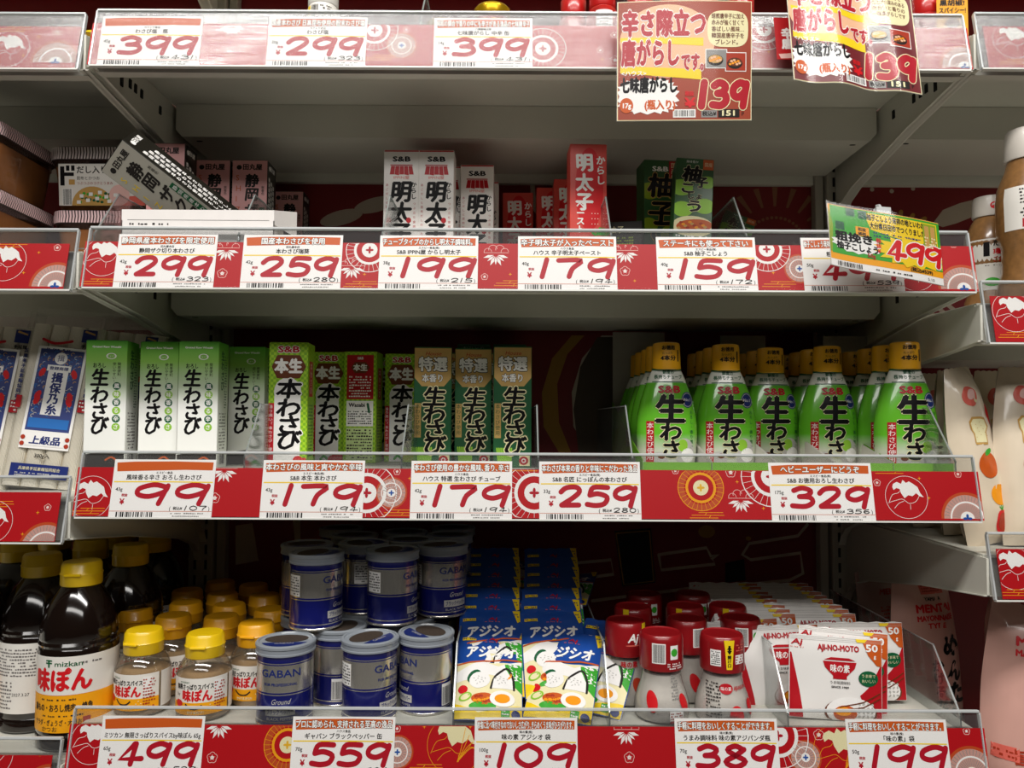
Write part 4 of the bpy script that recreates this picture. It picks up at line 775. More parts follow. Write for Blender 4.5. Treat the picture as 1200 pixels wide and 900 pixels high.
def can():
    t = thing('pepper_can', (0, 0, 0), 's', 'can'); m = M(); P = CN
    m.lathe([(27.6, 0), (28.6, .8), (28.6, 2), (28, 2.8)], alu, 40); m.lathe([(28, 2.8), (28, 32)], cb, 40, cap=False); m.lathe([(28.05, 32), (28.05, 33)], alu, 40, cap=False); m.lathe([(28, 33), (28, 34.5)], cb, 40, cap=False); m.lathe([(28, 34.5), (28, 61)], alu, 40, cap=False); m.lathe([(28.05, 61), (28.05, 62)], cb, 40, cap=False); m.lathe([(28, 62), (28, 63)], alu, 40, cap=False); m.lathe([(28, 63), (28, 71), (28.4, 72), (27, 72.5), (26.5, 71.5)], cb, 40)
    m.lathe([(28.08, 6), (28.08, 7)], alu, 40, cap=False)
    I = Ink()
    for q in (0, 88): I.text('GABAN', q, 49, 9, 'navy', 1, align='c', w=42, bold=.02) if q == 0 else 0
    I.text('FOR PROFESSIONAL', 0, 41, 3.2, 'navy', 1, align='c', w=34, bold=.03); I.text('Ground', 0, 23, 6.5, 'silver', 1, align='c', slant=.35, w=19); I.rect(-15, 12.5, 30, 7.6, 'silver', 1, 6); I.text('ブラックペッパー', 0, 14, 4.6, 'navy', 2, align='c', w=27, bold=.04); I.text('BLACK PEPPER', 0, 8, 3.4, 'silver', 1, align='c', w=27)
    I.rect(48, 8, 15, 22, 'paper', 1, 6); I.barcode(49, 9, 13, 18, 2, False); I.rect(-64, 36, 18, 22, 'paper', 1, 6); I.fine(-63, 37, 16, 20, 7, 'dark', 2); I.rect(74, 36, 14, 22, 'olive', 1, 5); I.disc(80, 46, 4, 6, 'red', 2, 10)
    I.put(m, wrapa([(28, 0), (28, 80)], off=.05)); m.build('can_body', t)
    l_ = M(); l_.lathe([(28.8, 69), (29.8, 69.5), (29.8, 71), (29.2, 71.6), (29.2, 75.5), (30, 76.2), (30, 78.4), (28.8, 79.6), (26.8, 79.6), (26.2, 78.2), (.2, 78.2)], lid, 40, cap=False)
    J = Ink(); J.poly([(24*math.cos(R(200+k*14)), 24*math.sin(R(200+k*14))) for k in range(11)], 'navy'); J.disc(0, 5, 22, 14, mat('pepper_grounds', '#3c3026', .8, var=.3, scale=800)); J.text('GABAN', 0, -14, 5, 'silver', 2, align='c')
    for a in (60, 95, 120): J.stroke([(24*math.cos(R(-a)), 24*math.sin(R(-a))), (20*math.cos(R(-a)), 20*math.sin(R(-a)))], 1.2, 'navy', 2)
    J.put(l_, lambda x, y, e: (x, y, 78.4+e)); l_.build('lid', t); return Proto(t)
cn = can(); GC = 'blue and silver pepper cans'
low = [(-247, 40, 6, 'front lower pepper can, its name in full, beside the divider'), (-163, 52, 62, 'front lower pepper can, the middle one, turned aside'), (-107, 74, -55, 'front lower pepper can nearest the blue packets'), (-205, 96, -100, 'lower pepper can set back between the first two'), (-134, 133, 200, 'lower pepper can, second row nearest the blue packets'), (-252, 140, 0, 'lower pepper can, second row by the divider'), (-190, 160, 0, 'lower pepper can, third row middle'), (-112, 200, 0, 'lower pepper can, third row by the packets'), (-250, 205, 0, 'lower pepper can, third row by the divider'), (-180, 226, 0, 'lower pepper can, fourth row middle'), (-118, 265, 0, 'lower pepper can at the back by the packets'), (-245, 268, 0, 'lower pepper can at the back by the divider')]
up = [(-230, 92, 70, 'upper pepper can at the front, above the divider side'), (-150, 112, 75, 'upper pepper can in front, the middle of the stack'), (-192, 160, 120, 'upper pepper can set back between the front two'), (-97, 148, 40, 'upper pepper can nearest the blue packets, name partly visible'), (-256, 148, 20, 'upper pepper can behind the front divider side one'), (-140, 185, 0, 'upper pepper can, third row middle'), (-215, 220, 10, 'upper pepper can, third row by the divider'), (-95, 225, 0, 'upper pepper can, third row by the packets'), (-155, 248, 0, 'upper pepper can at the back, middle'), (-245, 280, 0, 'upper pepper can at the back by the divider'), (-95, 290, 0, 'upper pepper can at the back by the packets')]
for x, y, rz, l in low: cn((x, y, D4+.3), l, (0, 0, rz), GC)
for x, y, rz, l in up: cn((x, y, D4+80.4), l, (0, 0, rz), GC)
# red lidded shakers
white_p = mat('seasoning_white', '#ece9e4', .5, var=.02, scale=500); rlid = mat('lid_red', '#8e1218', .3, coat=.3); sclr = clear('shaker_clear', '#f3f1ee', .05, .05, .04)
SK = [(24, 0), (27.5, 2), (28.5, 9), (27.8, 17), (25, 27), (21.5, 36), (20.2, 43), (20, 50)]
def shaker(style):
    t = thing('seasoning_shaker', (0, 0, 0), 's', 'shaker'); M().lathe([(r-1, z+.5) for r, z in SK[:-1]]+[(19, 46)], white_p, 32).build('seasoning', t); M().lathe(SK+[(20, 52)], sclr, 36).build('shaker_body', t)
    c = M(); c.lathe([(20.5, 50), (22.3, 51), (22.6, 54), (22.3, 80), (21.4, 84.5), (20, 86), (19, 85), (.2, 85)], rlid, 40)
    P = [(22.5, 50), (22.4, 86)]; I = Ink()
    if style == 0: I.barcode(-13, 60, 12, 18, 1, seed=4); I.rect(5, 63, 9, 14, 'paper'); I.disc(9.5, 70, 3.8, 4, 'green', 2, 12); I.fine(2, 53, 18, 7, 3, 'white')
    elif style == 1:
        I.poly([(-4, 84), (7, 84), (6, 76), (4.4, 55), (-1.5, 55), (-3, 76)], 'yellow', 2); I.poly([(.4, 71), (2.6, 71), (2.6, 75), (4, 75), (1.5, 79), (-1, 75), (.4, 75)][::-1], 'black', 3); I.poly([(.4, 79), (2.6, 79), (2.6, 74), (4, 74), (1.5, 70), (-1, 74), (.4, 74)], 'black', 4); I.vtext('開け口', 1.4, 69, 3.6, 'black', 3, bold=.04)
        I.rect(-18, 58, 11, 16, 'paper'); I.fine(-17, 59, 9, 14, 7, 'dark', 2); I.rect(8, 60, 12, 9, 'paper'); I.fine(8.5, 60.5, 11, 8, 3, 'rust', 2); I.fine(9, 72, 12, 8, 3, 'salmon')
    else: I.text('Aj', 0, 66, 11, 'white', 1, align='c', slant=.25, bold=.04); I.disc(0, 63.5, 8, .8, 'salmon', 1, 10); I.rect(12, 78, 7, 8, 'yellow')
    I.put(c, wrapa(P, off=0)); c.build('lid', t)
    lb = M(); J = Ink(); f = SK
    if style == 0: J.disc(-15, 22, 6, 10, 'brightred', 1, 20, .1); J.disc(21, 20, 5, 10, 'brightred', 1, 20, .5); J.fine(6, 24, 8, 24, 9, 'grey'); J.rect(3, 2, 16, 13, 'paper'); J.fine(4, 3, 14, 10, 4, 'rust', 2); J.rect(3, 2, 16, 2, 'red', 2)
    elif style == 1: J.disc(8, 10, 8, 11, 'brightred', 1, 20, .2); J.disc(31, 15, 6, 12, 'brightred', 1, 20, .7); J.disc(-2, 36, 7, 5, 'red', 1, 14); J.text('味の素', -2, 34.3, 3.4, 'white', 2, align='c', w=11); J.text('AJI-NO-MOTO', 6, 34, 4.6, 'red', 1, w=24, bold=.04); J.fine(-24, 8, 16, 34, 11, 'dark')
    else: J.text('味の素', -3, 40, 6, 'red', 1, align='c', w=19, bold=.04); J.disc(-15, 23, 5.5, 9, 'rust', 1, 20, -.4); J.disc(6, 21, 6.5, 10, 'rust', 1, 20, .5)
    J.put(lb, wrapa(SK, off=.2)); lb.build('printed_label', t); return Proto(t)
s0, s1, s2 = shaker(0), shaker(1), shaker(2); GK = 'clear shakers with red lids'
for P_, u, Y, l, rz in ((s0, 775, 52, 'red lidded shaker with barcode on the lid, in the front pair', 0), (s1, 846, 48, 'red lidded shaker with a yellow pull tab on the lid', 0), (s2, 733, 98, 'red lidded shaker with white script on its lid, nearest the blue packets', 12), (s0, 805, 108, 'red lidded shaker behind the front pair, in the middle', 40), (s0, 868, 112, 'red lidded shaker behind the one with the yellow tab', 5), (s2, 742, 160, 'shaded red lidded shaker, third row nearest the packets', -70), (s2, 803, 165, 'shaded red lidded shaker, third row middle', -70), (s2, 853, 168, 'shaded red lidded shaker, third row nearest the pouches', -60), (s0, 755, 225, 'red lidded shaker at the back nearest the packets', 0), (s0, 812, 228, 'red lidded shaker at the back, middle', 0)):
    P_((xpix(u, Y, 780), Y, D4+.3), l, (0, 0, rz), GK)

# ---------------------------------------------------------------- pouches
def pouch(name, w_, h, th, mats, deco, cat, notch=True, back='white', nx=10, nz=14, seal=7, wob=1.0, seed=1, taper=1.0):
    rd = random.Random(seed); ph = [rd.uniform(0, 6) for _ in range(6)]
    def half(x, z):
        u, v = 2*x/w_, z/h; b = max(0, 1-abs(u)**3.2)*max(0, min(1, (h-z)/seal/2.2))**.6*max(.15, min(1, z/(h*.12)+.25))
        return th/2*b*(1.15-.5*v)+.5+(wob*.5*math.sin(x*.16+ph[0])*math.sin(z*.11+ph[1])+wob*.35*math.sin(x*.31+z*.2+ph[2])) * (1 if v < .93 else .4)
    m = M(); q = nx+1
    for s in (-1, 1):
        V = []
        for j in range(nz+1):
            for i in range(nx+1):
                x = -w_/2+w_*i/nx; z = h*j/nz; edge = i in (0, nx); V.append((x, s*(.35 if edge else half(x, z)), z+(.6*((i % 2) * 2-1) if j == nz and notch else 0)))
        F = [(j*q+i, j*q+i+1, (j+1)*q+i+1, (j+1)*q+i) for j in range(nz) for i in range(nx)]
        if s > 0: F = [tuple(reversed(f)) for f in F]
        m.add(V, F, mats if s < 0 else back, True)
    L = [(-w_/2, s*.35, h*j/nz) for j in range(nz+1) for s in (-1, 1)]; 
    I = Ink(); deco(I, w_, h); clip(I, -w_/2+.6, w_/2-.6, .6, h-.8)
    def fn(x, y, e):
        i = (x+w_/2)/w_*nx; j = y/h*nz; i0 = min(nx-1, max(0, int(i))); j0 = min(nz-1, max(0, int(j))); a, b = i-i0, j-j0
        g = lambda ii, jj: .35 if ii in (0, nx) else half(-w_/2+w_*ii/nx, h*jj/nz)
        return (x, -(g(i0, j0)*(1-a)*(1-b)+g(i0+1, j0)*a*(1-b)+g(i0, j0+1)*(1-a)*b+g(i0+1, j0+1)*a*b)-e*1.6-.25, y)
    def tp(z):
        v = z/h; return 1 if v < .6 else 1-(1-taper)*((v-.6)/.4)**1.3
    m.v = [(x*tp(z), y, z) for x, y, z in m.v]; gn = lambda x, y, e: (lambda p: (p[0]*tp(y), p[1], p[2]))(fn(x, y, e)); gn.sub = 4; t = thing(name, (0, 0, 0), name, cat); m.build('pouch', t); p = M(); I.put(p, gn); p.build('printed_front', t); return Proto(t)
def riceball(I, x, y, r, tri, l=3):
    if tri: I.stroke([(x-r*1.1, y-r), (x-r*.7, y+r*.4), (x+r*.5, y+r*1.5), (x+r*1.2, y+r*.3), (x+r*1.3, y-r)], 2.4, 'dark', l, True); I.poly([(x-r, y-r), (x+r*1.2, y-r), (x+r*1.1, y+r*.2), (x+r*.5, y+r*1.3), (x+r*.1, y+r*1.1), (x-r*.8, y+r*.2)], 'paper', l)
    else: I.disc(x-r*.6, y+r*.5, r*.9, r*.6, 'dgreen', l-1, 14, .9); I.disc(x, y, r*1.1, r, 'paper', l, 18, .2)
    for k in range(10): I.disc(x+r*.7*math.cos(k*2.4)*(.3+.07*k), y+r*.7*math.sin(k*2.4)*(.3+.06*k), r*.12, r*.05, 'silver', l+1, 6, k)
def d_aji(I, w_, h):
    q = w_/68
    I.rect(-w_/2, 0, w_, h*.6, 'cream', 1, 6, 4); I.poly([(-w_/2, h*.5), (-10, h*.62), (10, h*.56), (w_/2, h*.64), (w_/2, h*.4), (0, h*.46), (-w_/2, h*.38)], 'paper', 2)
    I.poly([(w_/2, h*.6), (w_/2, h*.28), (20, h*.4), (16, h*.58)], 'green', 2); I.poly([(-w_/2, 0), (w_/2, 0), (w_/2, h*.15), (10, h*.1), (-10, h*.06), (-w_/2, h*.16)], 'yellow', 2)
    I.text('アジシオ', 0, h*.66, 15, 'white', 2, align='c', w=56, bold=.06, slant=.12)
    I.text('Aj', 3, h*.86, 5, 'red', 2, align='c', w=10, bold=.06, slant=.2); I.fine(-6, h*.835, 18, 2, 1, 'salmon', 2); I.rect(-w_/2+4, h*.87, 15, 4, 'yellow', 2); I.fine(-w_/2+5, h*.875, 13, 3, 1, 'navy', 3)
    I.poly([(w_/2, h), (w_/2-9, h), (w_/2-4, h*.84), (w_/2, h*.86)], 'yellow', 2); I.fine(w_/2-7, h*.9, 5, 7, 2, 'navy', 3)
    I.stroke([(-w_/2, h*.58), (0, h*.62), (w_/2, h*.64)], 1.8, 'orange', 3)
    riceball(I, -10, h*.4, 10, False); riceball(I, 13, h*.4, 10, True)
    I.disc(-27, h*.3, 5, 5, 'brightred', 3, 14); I.disc(-24, h*.22, 7, 5, 'ltgreen', 3, 14, .4); I.disc(-24, h*.22, 5, 3.4, 'cream', 4, 14, .4); I.disc(-6, h*.2, 12, 7, 'orange', 3, 18); I.disc(-6, h*.12, 14, 5, 'green', 3, 18)
    for k in range(12): I.disc(-14+k*1.5, h*.2+(k*5 % 7)-3, 2.4, 1.8, ('egg', 'rust', 'orange')[k % 3], 4, 8)
    I.disc(14, h*.2, 13, 9.5, 'white', 5, 22, -.1); I.disc(14, h*.2, 8, 5.6, 'egg', 6, 18); I.rect(13, 3, 9, 8, 'green', 5); I.fine(14, 4, 7, 6, 2, 'white', 6); I.disc(28, 6, 4.6, 4.4, 'navy', 5, 14)
blu = mat('pouch_blue', '#17489c', .3, var=.08, scale=30, coat=.3)
aj = pouch('salt_packet', 70, 112, 9, blu, d_aji, 'packet', back=blu, wob=1.4, seed=3); GA = 'blue salt packets with a rice ball picture'
for c, (u, x_) in enumerate(((570, 0), (652, 0))):
    for k in range(8):
        Y = 26+k*26; X = xpix((573, 650)[c], 60, 780)+(0, 3, -2, 1, 4, -1, 2, 0)[k]+(k*1.2 if c else 0)
        aj((X, Y, D4+3+k*5.2+(k > 0)*8), ('blue salt packet at the front of the column beside the pepper cans', 'blue salt packet at the front of the column beside the shakers, twisted a little')[c] if k == 0 else 'blue salt packet, %s from the front in the column beside the %s' % (('second', 'third', 'fourth', 'fifth', 'sixth', 'seventh', 'eighth')[k-1], ('pepper cans', 'shakers')[c]), (-56+k*2.2, (0, 0)[c]+(2 if k == 0 else -1), (1, -13)[c] if k == 0 else (2, -1, 1, 2, -2, 1, 0)[k-1]), GA)
aj((xpix(690, 60, 780)-2, 52, D4+2), 'blue salt packet slumped askew against the divider by the shakers', (-50, 4, -24), GA)
for u, Y, l, r_ in ((628, 235, 'yellow printed salt packet tossed flat on top at the back, higher one', (-78, 14, 20)), (655, 205, 'yellow printed salt packet tossed flat on top at the back, lower one', (-80, -8, -15))): aj((xpix(u, Y, 690), Y, D4+84-(l[-9] == 'l')*12), l, r_, GA)
def d_amoto(I, w_, h):
    I.poly([(-w_/2, h-18), (-w_/2+2, h-18), (-w_/2+10, h-55), (-w_/2+14, 0), (-w_/2, 0)], 'red', 1); I.poly([(w_/2, h-24), (w_/2-13, h-46), (w_/2-24, h-56), (w_/2-12, 0), (w_/2, 0)], 'red', 1)
    I.poly([(w_/2, h), (w_/2-20, h), (w_/2-20, h-4), (w_/2-15, h-16), (w_/2-6, h-26), (w_/2, h-27)], 'orange', 2); I.poly([(w_/2-27, h), (w_/2-15, h), (w_/2-18, h-4), (w_/2-26, h-4)], 'yellow', 3)
    for k in range(3): I.stroke([(-w_/2, h-1-k*1.6), (w_/2, h-1-k*1.6)], .3, 'silver', 2, False)
    I.text('Aj', -w_/2+7, h-10, 6.5, 'red', 2, bold=.05, align='c', slant=.25, w=11); I.fine(-w_/2+1, h-13, 13, 1.6, 1, 'salmon', 2); I.text('AJI-NO-MOTO', 2, h-14, 7, 'red', 2, align='c', w=42, bold=.05); I.text('50', w_/2-11, h-13, 8.5, 'white', 3, align='c', w=13, bold=.05); I.text('g', w_/2-9, h-19, 4.5, 'white', 3, bold=.05)
    y = h-36; I.poly([(-14, y+12), (20, y+12), (18, y+6), (10, y-2), (10, y-5), (-4, y-5), (-4, y-2), (-12, y+6)], 'red', 2); I.poly([(-6, y+16), (12, y+16), (19, y+13.4), (-13, y+13.4)], 'red', 2); I.text('味の素', 3, y+1.5, 7.4, 'white', 3, align='c', w=20, bold=.03)
    I.text('うま味調味料', 3, y-10, 3, 'dark', 2, align='c', w=21); I.text('SINCE 1909', 3, y-14, 2.4, 'dark', 2, align='c', w=18, bold=.04)
    I.disc(w_/2-15, h-39, 10.4, 7.6, 'dgreen', 3, 20); I.text('うま味で', w_/2-15, h-38, 3.3, 'cream', 4, align='c'); I.text('おいしい', w_/2-15, h-43, 3.3, 'cream', 4, align='c')
    I.disc(14, 9, 27, 14, 'brown', 2, 24); I.disc(14, 10, 25, 14, 'paper', 3, 24); I.disc(8, 8, 12, 8, 'orange', 4, 20); I.disc(6, 10, 8, 4.4, 'egg', 5, 16)
    for k in range(16): I.disc(22+k % 4*4.5, 6+k//4*4, 1.8, 1.1, 'silver', 4, 7, k)
    for k in (0, 5): I.stroke([(2, 14-k*.6), (26, 20-k), (44, 29-k)], 1.1, 'brown', 6, False)
pw = mat('pouch_white', '#ebe8e4', .35, coat=.2)
am = pouch('seasoning_pouch', 94, 82, 9, pw, d_amoto, 'pouch', wob=.8, seed=5); GM = 'red and white seasoning pouches'
for u, Y, z, r_, l in ((978, 42, 0, (-6, 3, -3), 'front red and white pouch with egg and rice picture'), (986, 62, 2, (-8, 5, -2), 'red and white pouch directly behind the front one'), (1012, 84, 4, (-5, 0, 2), 'red and white pouch reaching toward the pink mentai pouch'), (920, 84, 0, (-8, -2, 0), 'red and white pouch behind the slanted divider edge')): am((xpix(u, Y, 790), Y, D4+.5+z), l, r_, group=GM)
am((xpix(893, 84, 790)-14, 104, D4+.5), 'red and white pouch hidden behind the slanted divider edge one', (-8, -3, 3), group=GM)
for c, u in enumerate((868, 948)):
    for k in range(8):
        Y = 132+k*23; X = xpix((893, 955)[c], 140, 740)+(c*9)+(k*37 % 9)-4
        am((X, Y, D4+.5+k*.2), 'red and white pouch in the shaded %s file, %s from its front' % (('inner', 'outer')[c], ('first', 'second', 'third', 'fourth', 'fifth', 'sixth', 'seventh', 'eighth')[k]), (-14, (k % 3)-1, (k*5 % 5)-2), GM)

# ---------------------------------------------------------------- left bay: miso tubs, noodle bundles, snack bag
miso = mat('miso_brown', '#7a4a22', .5, var=.25, scale=25, coat=.5); ribw = mat('lid_rib_pale', '#e6dcda', .3, coat=.4); ribd = mat('lid_rib_dark', '#34201f', .4); tubc = clear('tub_clear', '#e8dccf', .06, .08, .12, '#6a4a38')
def rrect(w_, d, r, n=6):
    P = []
    for cx, cy, a0 in ((w_/2-r, d/2-r, 0), (-w_/2+r, d/2-r, 90), (-w_/2+r, -d/2+r, 180), (w_/2-r, -d/2+r, 270)):
        for k in range(n+1): a = R(a0+90*k/n); P.append((cx+r*math.cos(a), cy+r*math.sin(a)))
    return P
def loft(m, secs, mt, cap=True, smooth=True):
    n = len(secs[0][0]); V = [(x, y, z) for P, z in secs for x, y in P]; F = [(j*n+i, j*n+(i+1) % n, (j+1)*n+(i+1) % n, (j+1)*n+i) for j in range(len(secs)-1) for i in range(n)]
    if cap: F += [tuple(reversed(range(n))), tuple(range((len(secs)-1)*n, len(secs)*n))]
    m.add(V, F, mt, smooth)
def tub(rib, lab):
    t = thing('miso_tub', (0, 0, 0), 's', 'tub')
    m = M(); loft(m, [(rrect(106, 106, 16), 0), (rrect(112, 112, 17), 3), (rrect(122, 122, 18), 50)], miso); loft(m, [(rrect(123.5, 123.5, 18), 50), (rrect(125, 125, 18), 60)], tubc); m.build('tub_body', t)
    l = M(); loft(l, [(rrect(126, 126, 18), 56), (rrect(129, 129, 19), 57), (rrect(129, 129, 19), 70), (rrect(125, 125, 18), 72.5), (rrect(112, 112, 14), 73)], ribd)
    P = rrect(129.6, 129.6, 19, 10); L = []
    for i in range(len(P)):
        a, b = Vector(P[i]), Vector(P[(i+1) % len(P)]); k = max(1, int((b-a).length/3.4))
        for j in range(k): L.append((a+(b-a)*j/k, (b-a).normalized()))
    for p, t_ in L[::1]:
        nn = Vector((t_.y, -t_.x)); a = p-t_*1.1; b = p+t_*1.1; o = nn*1.3; sk = t_*1.6
        l.add([(a.x, a.y, 57), (b.x, b.y, 57), (b.x+o.x+sk.x, b.y+o.y+sk.y, 64), (a.x+o.x+sk.x, a.y+o.y+sk.y, 64), (b.x, b.y, 71), (a.x, a.y, 71)], [(0, 1, 2, 3), (3, 2, 4, 5)], rib)
    l.build('lid', t)
    if lab:
        g = M().box(-49, 52, -.3, 0, 4, 52, lab_w); I = Ink(); I.rect(-47, 27, 5, 22, 'black'); I.rect(-47, 38, 16, 4, 'black'); I.rect(-40, 44, 4, 6, 'black'); I.rect(-34, 44, 4, 6, 'black'); I.rect(-37, 28, 7, 6, 'tan'); I.text('だし入り', -28, 41, 8, 'dark', 1, bold=.03); I.text('昆布とかつお', -28, 33.5, 4, 'dark', 1); I.text('つぶつぶのコクとうまみ', -28, 28, 3.4, 'rust', 1)
        I.barcode(-44, 5, 10, 18); I.poly([(-30+40*.5+24*math.cos(R(a)), 4+22*math.sin(R(a))) for a in range(0, 181, 12)], 'tan', 1)
        for k in range(9): I.rect(-28+k*5.4-(k % 2)*2, 6+(k*7 % 12), 4.6, 4, 'paper', 3)
        for k in range(16): I.disc(-24+k*2.3, 8+(k*5 % 11), 2, 1.6, ('green', 'dgreen')[k % 2], 2, 8)
        I.disc(22, 16, 12, 12, 'pink', 3, 18); I.poly([(18, 4), (52, 4), (52, 16), (26, 14)], 'salmon', 2)
        I.put(g, lambda x, y, e: (x, -.3-e, y)); o = g.build('label', t, loc=(0, -60.2, 0)); o.rotation_euler = (R(-5.5) * -1, 0, 0)
        o.location = (0, -58.0*K, 0)
    return Proto(t)
DL2 = LB[1]+43; tb = tub(ribw, True); tb2 = tub(ribd if False else mat('lid_rib_pink', '#e6c6c8', .3, coat=.4), False); GT = 'clear miso tubs with ribbed lids'
X2 = xpix(120, 120, 200)
tb2((X2+2, 185, DL2+.3), 'lower miso tub with ribbed lid, under the labelled one', (0, 0, 1), GT); tb((X2, 180, DL2+73.8), 'upper miso tub with its white label showing tofu soup', (0, 0, -1), GT)
XT = -625
tb2((XT, 88, DL2+.3), 'lower miso tub cut by the frame edge', (0, 0, 3), GT); tb2((XT-1, 90, DL2+73.8), 'upper miso tub cut by the frame edge, side of its lid sloping away', (0, 0, 3), GT)
noo = fibre('noodle_fibre', '#e6dcc6', '#fbf6ea', 260); nclr = clear('film_clear', '#fdfdfc', .03, .12, .03, '#f0ede6', fr=.25)
def noodles():
    t = thing('noodle_pack', (0, 0, 0), 's', 'noodle pack'); m = M()
    for k in range(4):                                    # four flat bundles under one wrapper
        secs = [(rrect(19.6, 15, 6, 3), z) for z in (2, 100, 186)]
        n0 = len(m.v); loft(m, secs, noo); m.v[n0:] = [(x-30+k*20, y, z) for x, y, z in m.v[n0:]]
    m.build('noodle_bundles', t)
    w1 = M(); loft(w1, [(rrect(81, 3, 1, 3), 0), (rrect(83, 18, 6, 3), 8), (rrect(83, 18, 6, 3), 180), (rrect(84, 8, 3, 3), 194), (rrect(86, 2, .9, 3), 206)], nclr, False)
    w1.build('clear_wrapper', t)
    I = Ink(); z0 = 44
    I.rect(-27, z0, 54, 116, 'paper', 1); I.rect(-24, z0+20, 48, 93, mat('ink_label_blue', '#33407c', .45), 2)
    rd = random.Random(2)
    for k in range(150):
        x, y = rd.uniform(-22, 22), rd.uniform(z0+36, z0+110); I.ring(x, y, 1.4, 2.1, ('tan', 'sky', 'silver', 'sky')[k % 4], 3, 8, rd.uniform(0, 90), rd.uniform(150, 300))
    for s in (-1, 1):
        for y in (z0+86, z0+60, z0+54): I.disc(s*17.5, y, 3.2, 5.5, 'brightred', 4, 10, s*.4)
    I.rect(-11, z0+38, 22, 56, 'paper', 5); I.rect(-13, z0+88, 26, 7, 'paper', 5); I.disc(0, z0+103, 7, 7, 'paper', 5, 16); I.text('揖', 0, z0+99.5, 7, 'navy', 6, align='c'); I.text('登録商標', 0, z0+89.5, 3.6, 'navy', 6, align='c', bold=.03, w=21)
    I.vtext('揖保乃糸', 0, z0+86, 11, 'navy', 6, step=12, bold=.05); I.rect(-22, z0+23, 44, 11, 'sky', 4); I.rect(-21, z0+3, 42, 13, 'paper', 4); I.text('上級品', 0, z0+5, 8.6, 'navy', 5, align='c', bold=.05, w=34, slant=.1)
    for s in (-1, 1): I.disc(s*24, z0+12, 2.6, 2.6, 'rust', 5, 8); I.disc(s*24, z0+5, 2.6, 2.6, 'rust', 5, 8)
    I.text('300g入', 0, 34, 5, 'dark', 1, align='c', bold=.03); I.rect(-31, 12, 62, 15, 'navy', 1); I.text('兵庫県手延素麺協同組合', 0, 20, 3.6, 'cream', 2, align='c'); I.fine(-25, 13, 50, 5, 2, 'silver', 2)
    I.vtext('兵庫県手延素麺協同組合', 34, 162, 4.6, 'navy', 1, step=5.8, bold=.04); I.rect(28, 88, 12, 14, 'red', 1); I.fine(29, 89, 10, 12, 3, 'white', 2); I.rect(-40, 88, 6, 14, 'red', 1)
    I.rect(18, 168, 16, 15, 'navy', 1); I.poly([(20, 180), (32, 177), (32, 179), (21, 182)], 'tan', 2); I.text('手延麺', 26, 161, 4.4, 'dark', 1, align='c', bold=.04, w=15); I.stroke([(-24, 168), (-10, 164), (8, 168)], 3, 'red', 1); I.fine(-18, 156, 26, 3, 1, 'navy')
    p = M(); I.put(p, lambda x, y, e: (x, -9.4-e, y)); p.build('label', t); return Proto(t)
nd = noodles(); GN = 'clear packs of white noodles with blue labels'; DL3 = LB[2]+43
for u, Y, rz, l in ((47, 96, 3, 'white noodle pack with its ornate blue label in full view'), (-34, 98, 3, 'white noodle pack cut by the frame edge'), (137, 168, -3, 'white noodle pack behind, reaching toward the green and white boxes'), (150, 232, -2, 'white noodle pack in shade, its film showing past the boxes'), (38, 132, 2, 'white noodle pack behind the two front ones')):
    nd((min(-503, xpix(u, Y, 560)), Y, DL3+.5), l, (-8, 5, rz), GN)
gold = mat('bag_gold', '#c79a22', .25, metal=.6, bump=.6, scale=70)
def d_snack(I, w_, h): I.poly([(-60, 30), (40, 22), (46, 60), (-54, 72)], 'pink', 1); I.text('6つの逸品', -48, 50, 13, 'dark', 2, bold=.05, rot=-.08); I.text('切れ味の辛さ', -44, 34, 11, 'rust', 2, bold=.05, rot=-.08); I.rect(-100, 28, 28, 18, 'orange', 1); I.text('価格', -97, 31, 11, 'dark', 2, bold=.06); I.disc(66, 58, 20, 14, 'yellow', 1); I.poly([(-120, 50), (-96, 56), (-100, 80), (-122, 78)], 'black', 1)
sn = pouch('snack_bag', 250, 150, 40, gold, d_snack, 'snack bag', back=gold, wob=5, seed=8)
sn((-600, 90, LB[0]+66), 'gold foil snack bag lying behind the top rail, pink paper on it', (-62, 0, -4))
# ---------------------------------------------------------------- top shelf items
rch = mat('chilli_red', '#a81a14', .3, var=.25, scale=90, coat=.5); gl = mat('lid_gold', '#d8a91a', .22, metal=.7)
def jar():
    t = thing('chilli_jar', (0, 0, 0), 's', 'jar'); m = M(); m.lathe([(15, 0), (17, 2), (17, 22), (15, 25)], mat('tin_red', '#9c1a1c', .3, metal=.3, coat=.3), 28); m.build('tin_body', t); J = Ink(); J.text('七味', 0, 10, 9, 'gold', 1, align='c', bold=.04); p = M(); J.put(p, wrapa([(17, 0), (17, 30)])); p.build('printed_label', t)
    c = M(); c.lathe([(17.6, 24), (18, 25), (18, 33), (16, 35.5), (.2, 36)], gl, 28); c.build('lid', t); return Proto(t)
jr = jar(); jr((xpix(518, 60, 10), 62, D1+.3), 'low tin with a gold lid behind the 14 g card, smaller looking', (0, 0, 0), 'gold lidded tins on the top shelf'); o = jr((xpix(577, 40, 10), 38, D1+.3), 'red tin with a gold lid, the one showing above the card edge', (0, 0, 0), 'gold lidded tins on the top shelf'); o.scale = (1.1, 1.1, 1.1)
def chil():
    t = thing('chilli_bottle', (0, 0, 0), 's', 'bottle'); m = M(); P = [(15, 0), (17, 2), (17.5, 30), (16, 36), (12.5, 41)]; m.lathe(P, rch, 28); m.build('bottle_body', t); c = M(); c.lathe([(13.5, 40), (14, 41), (14, 60), (12.5, 62)], mat('cap_red', '#c01c1a', .3, coat=.4), 28); c.build('cap', t)
    lb = M(); I = Ink(); I.rect(-9, 6, 18, 26, 'paper', 1, 6); I.fine(-8, 8, 16, 22, 7, 'linegrey', 2); I.put(lb, wrapa(P)); lb.build('label', t); return Proto(t)
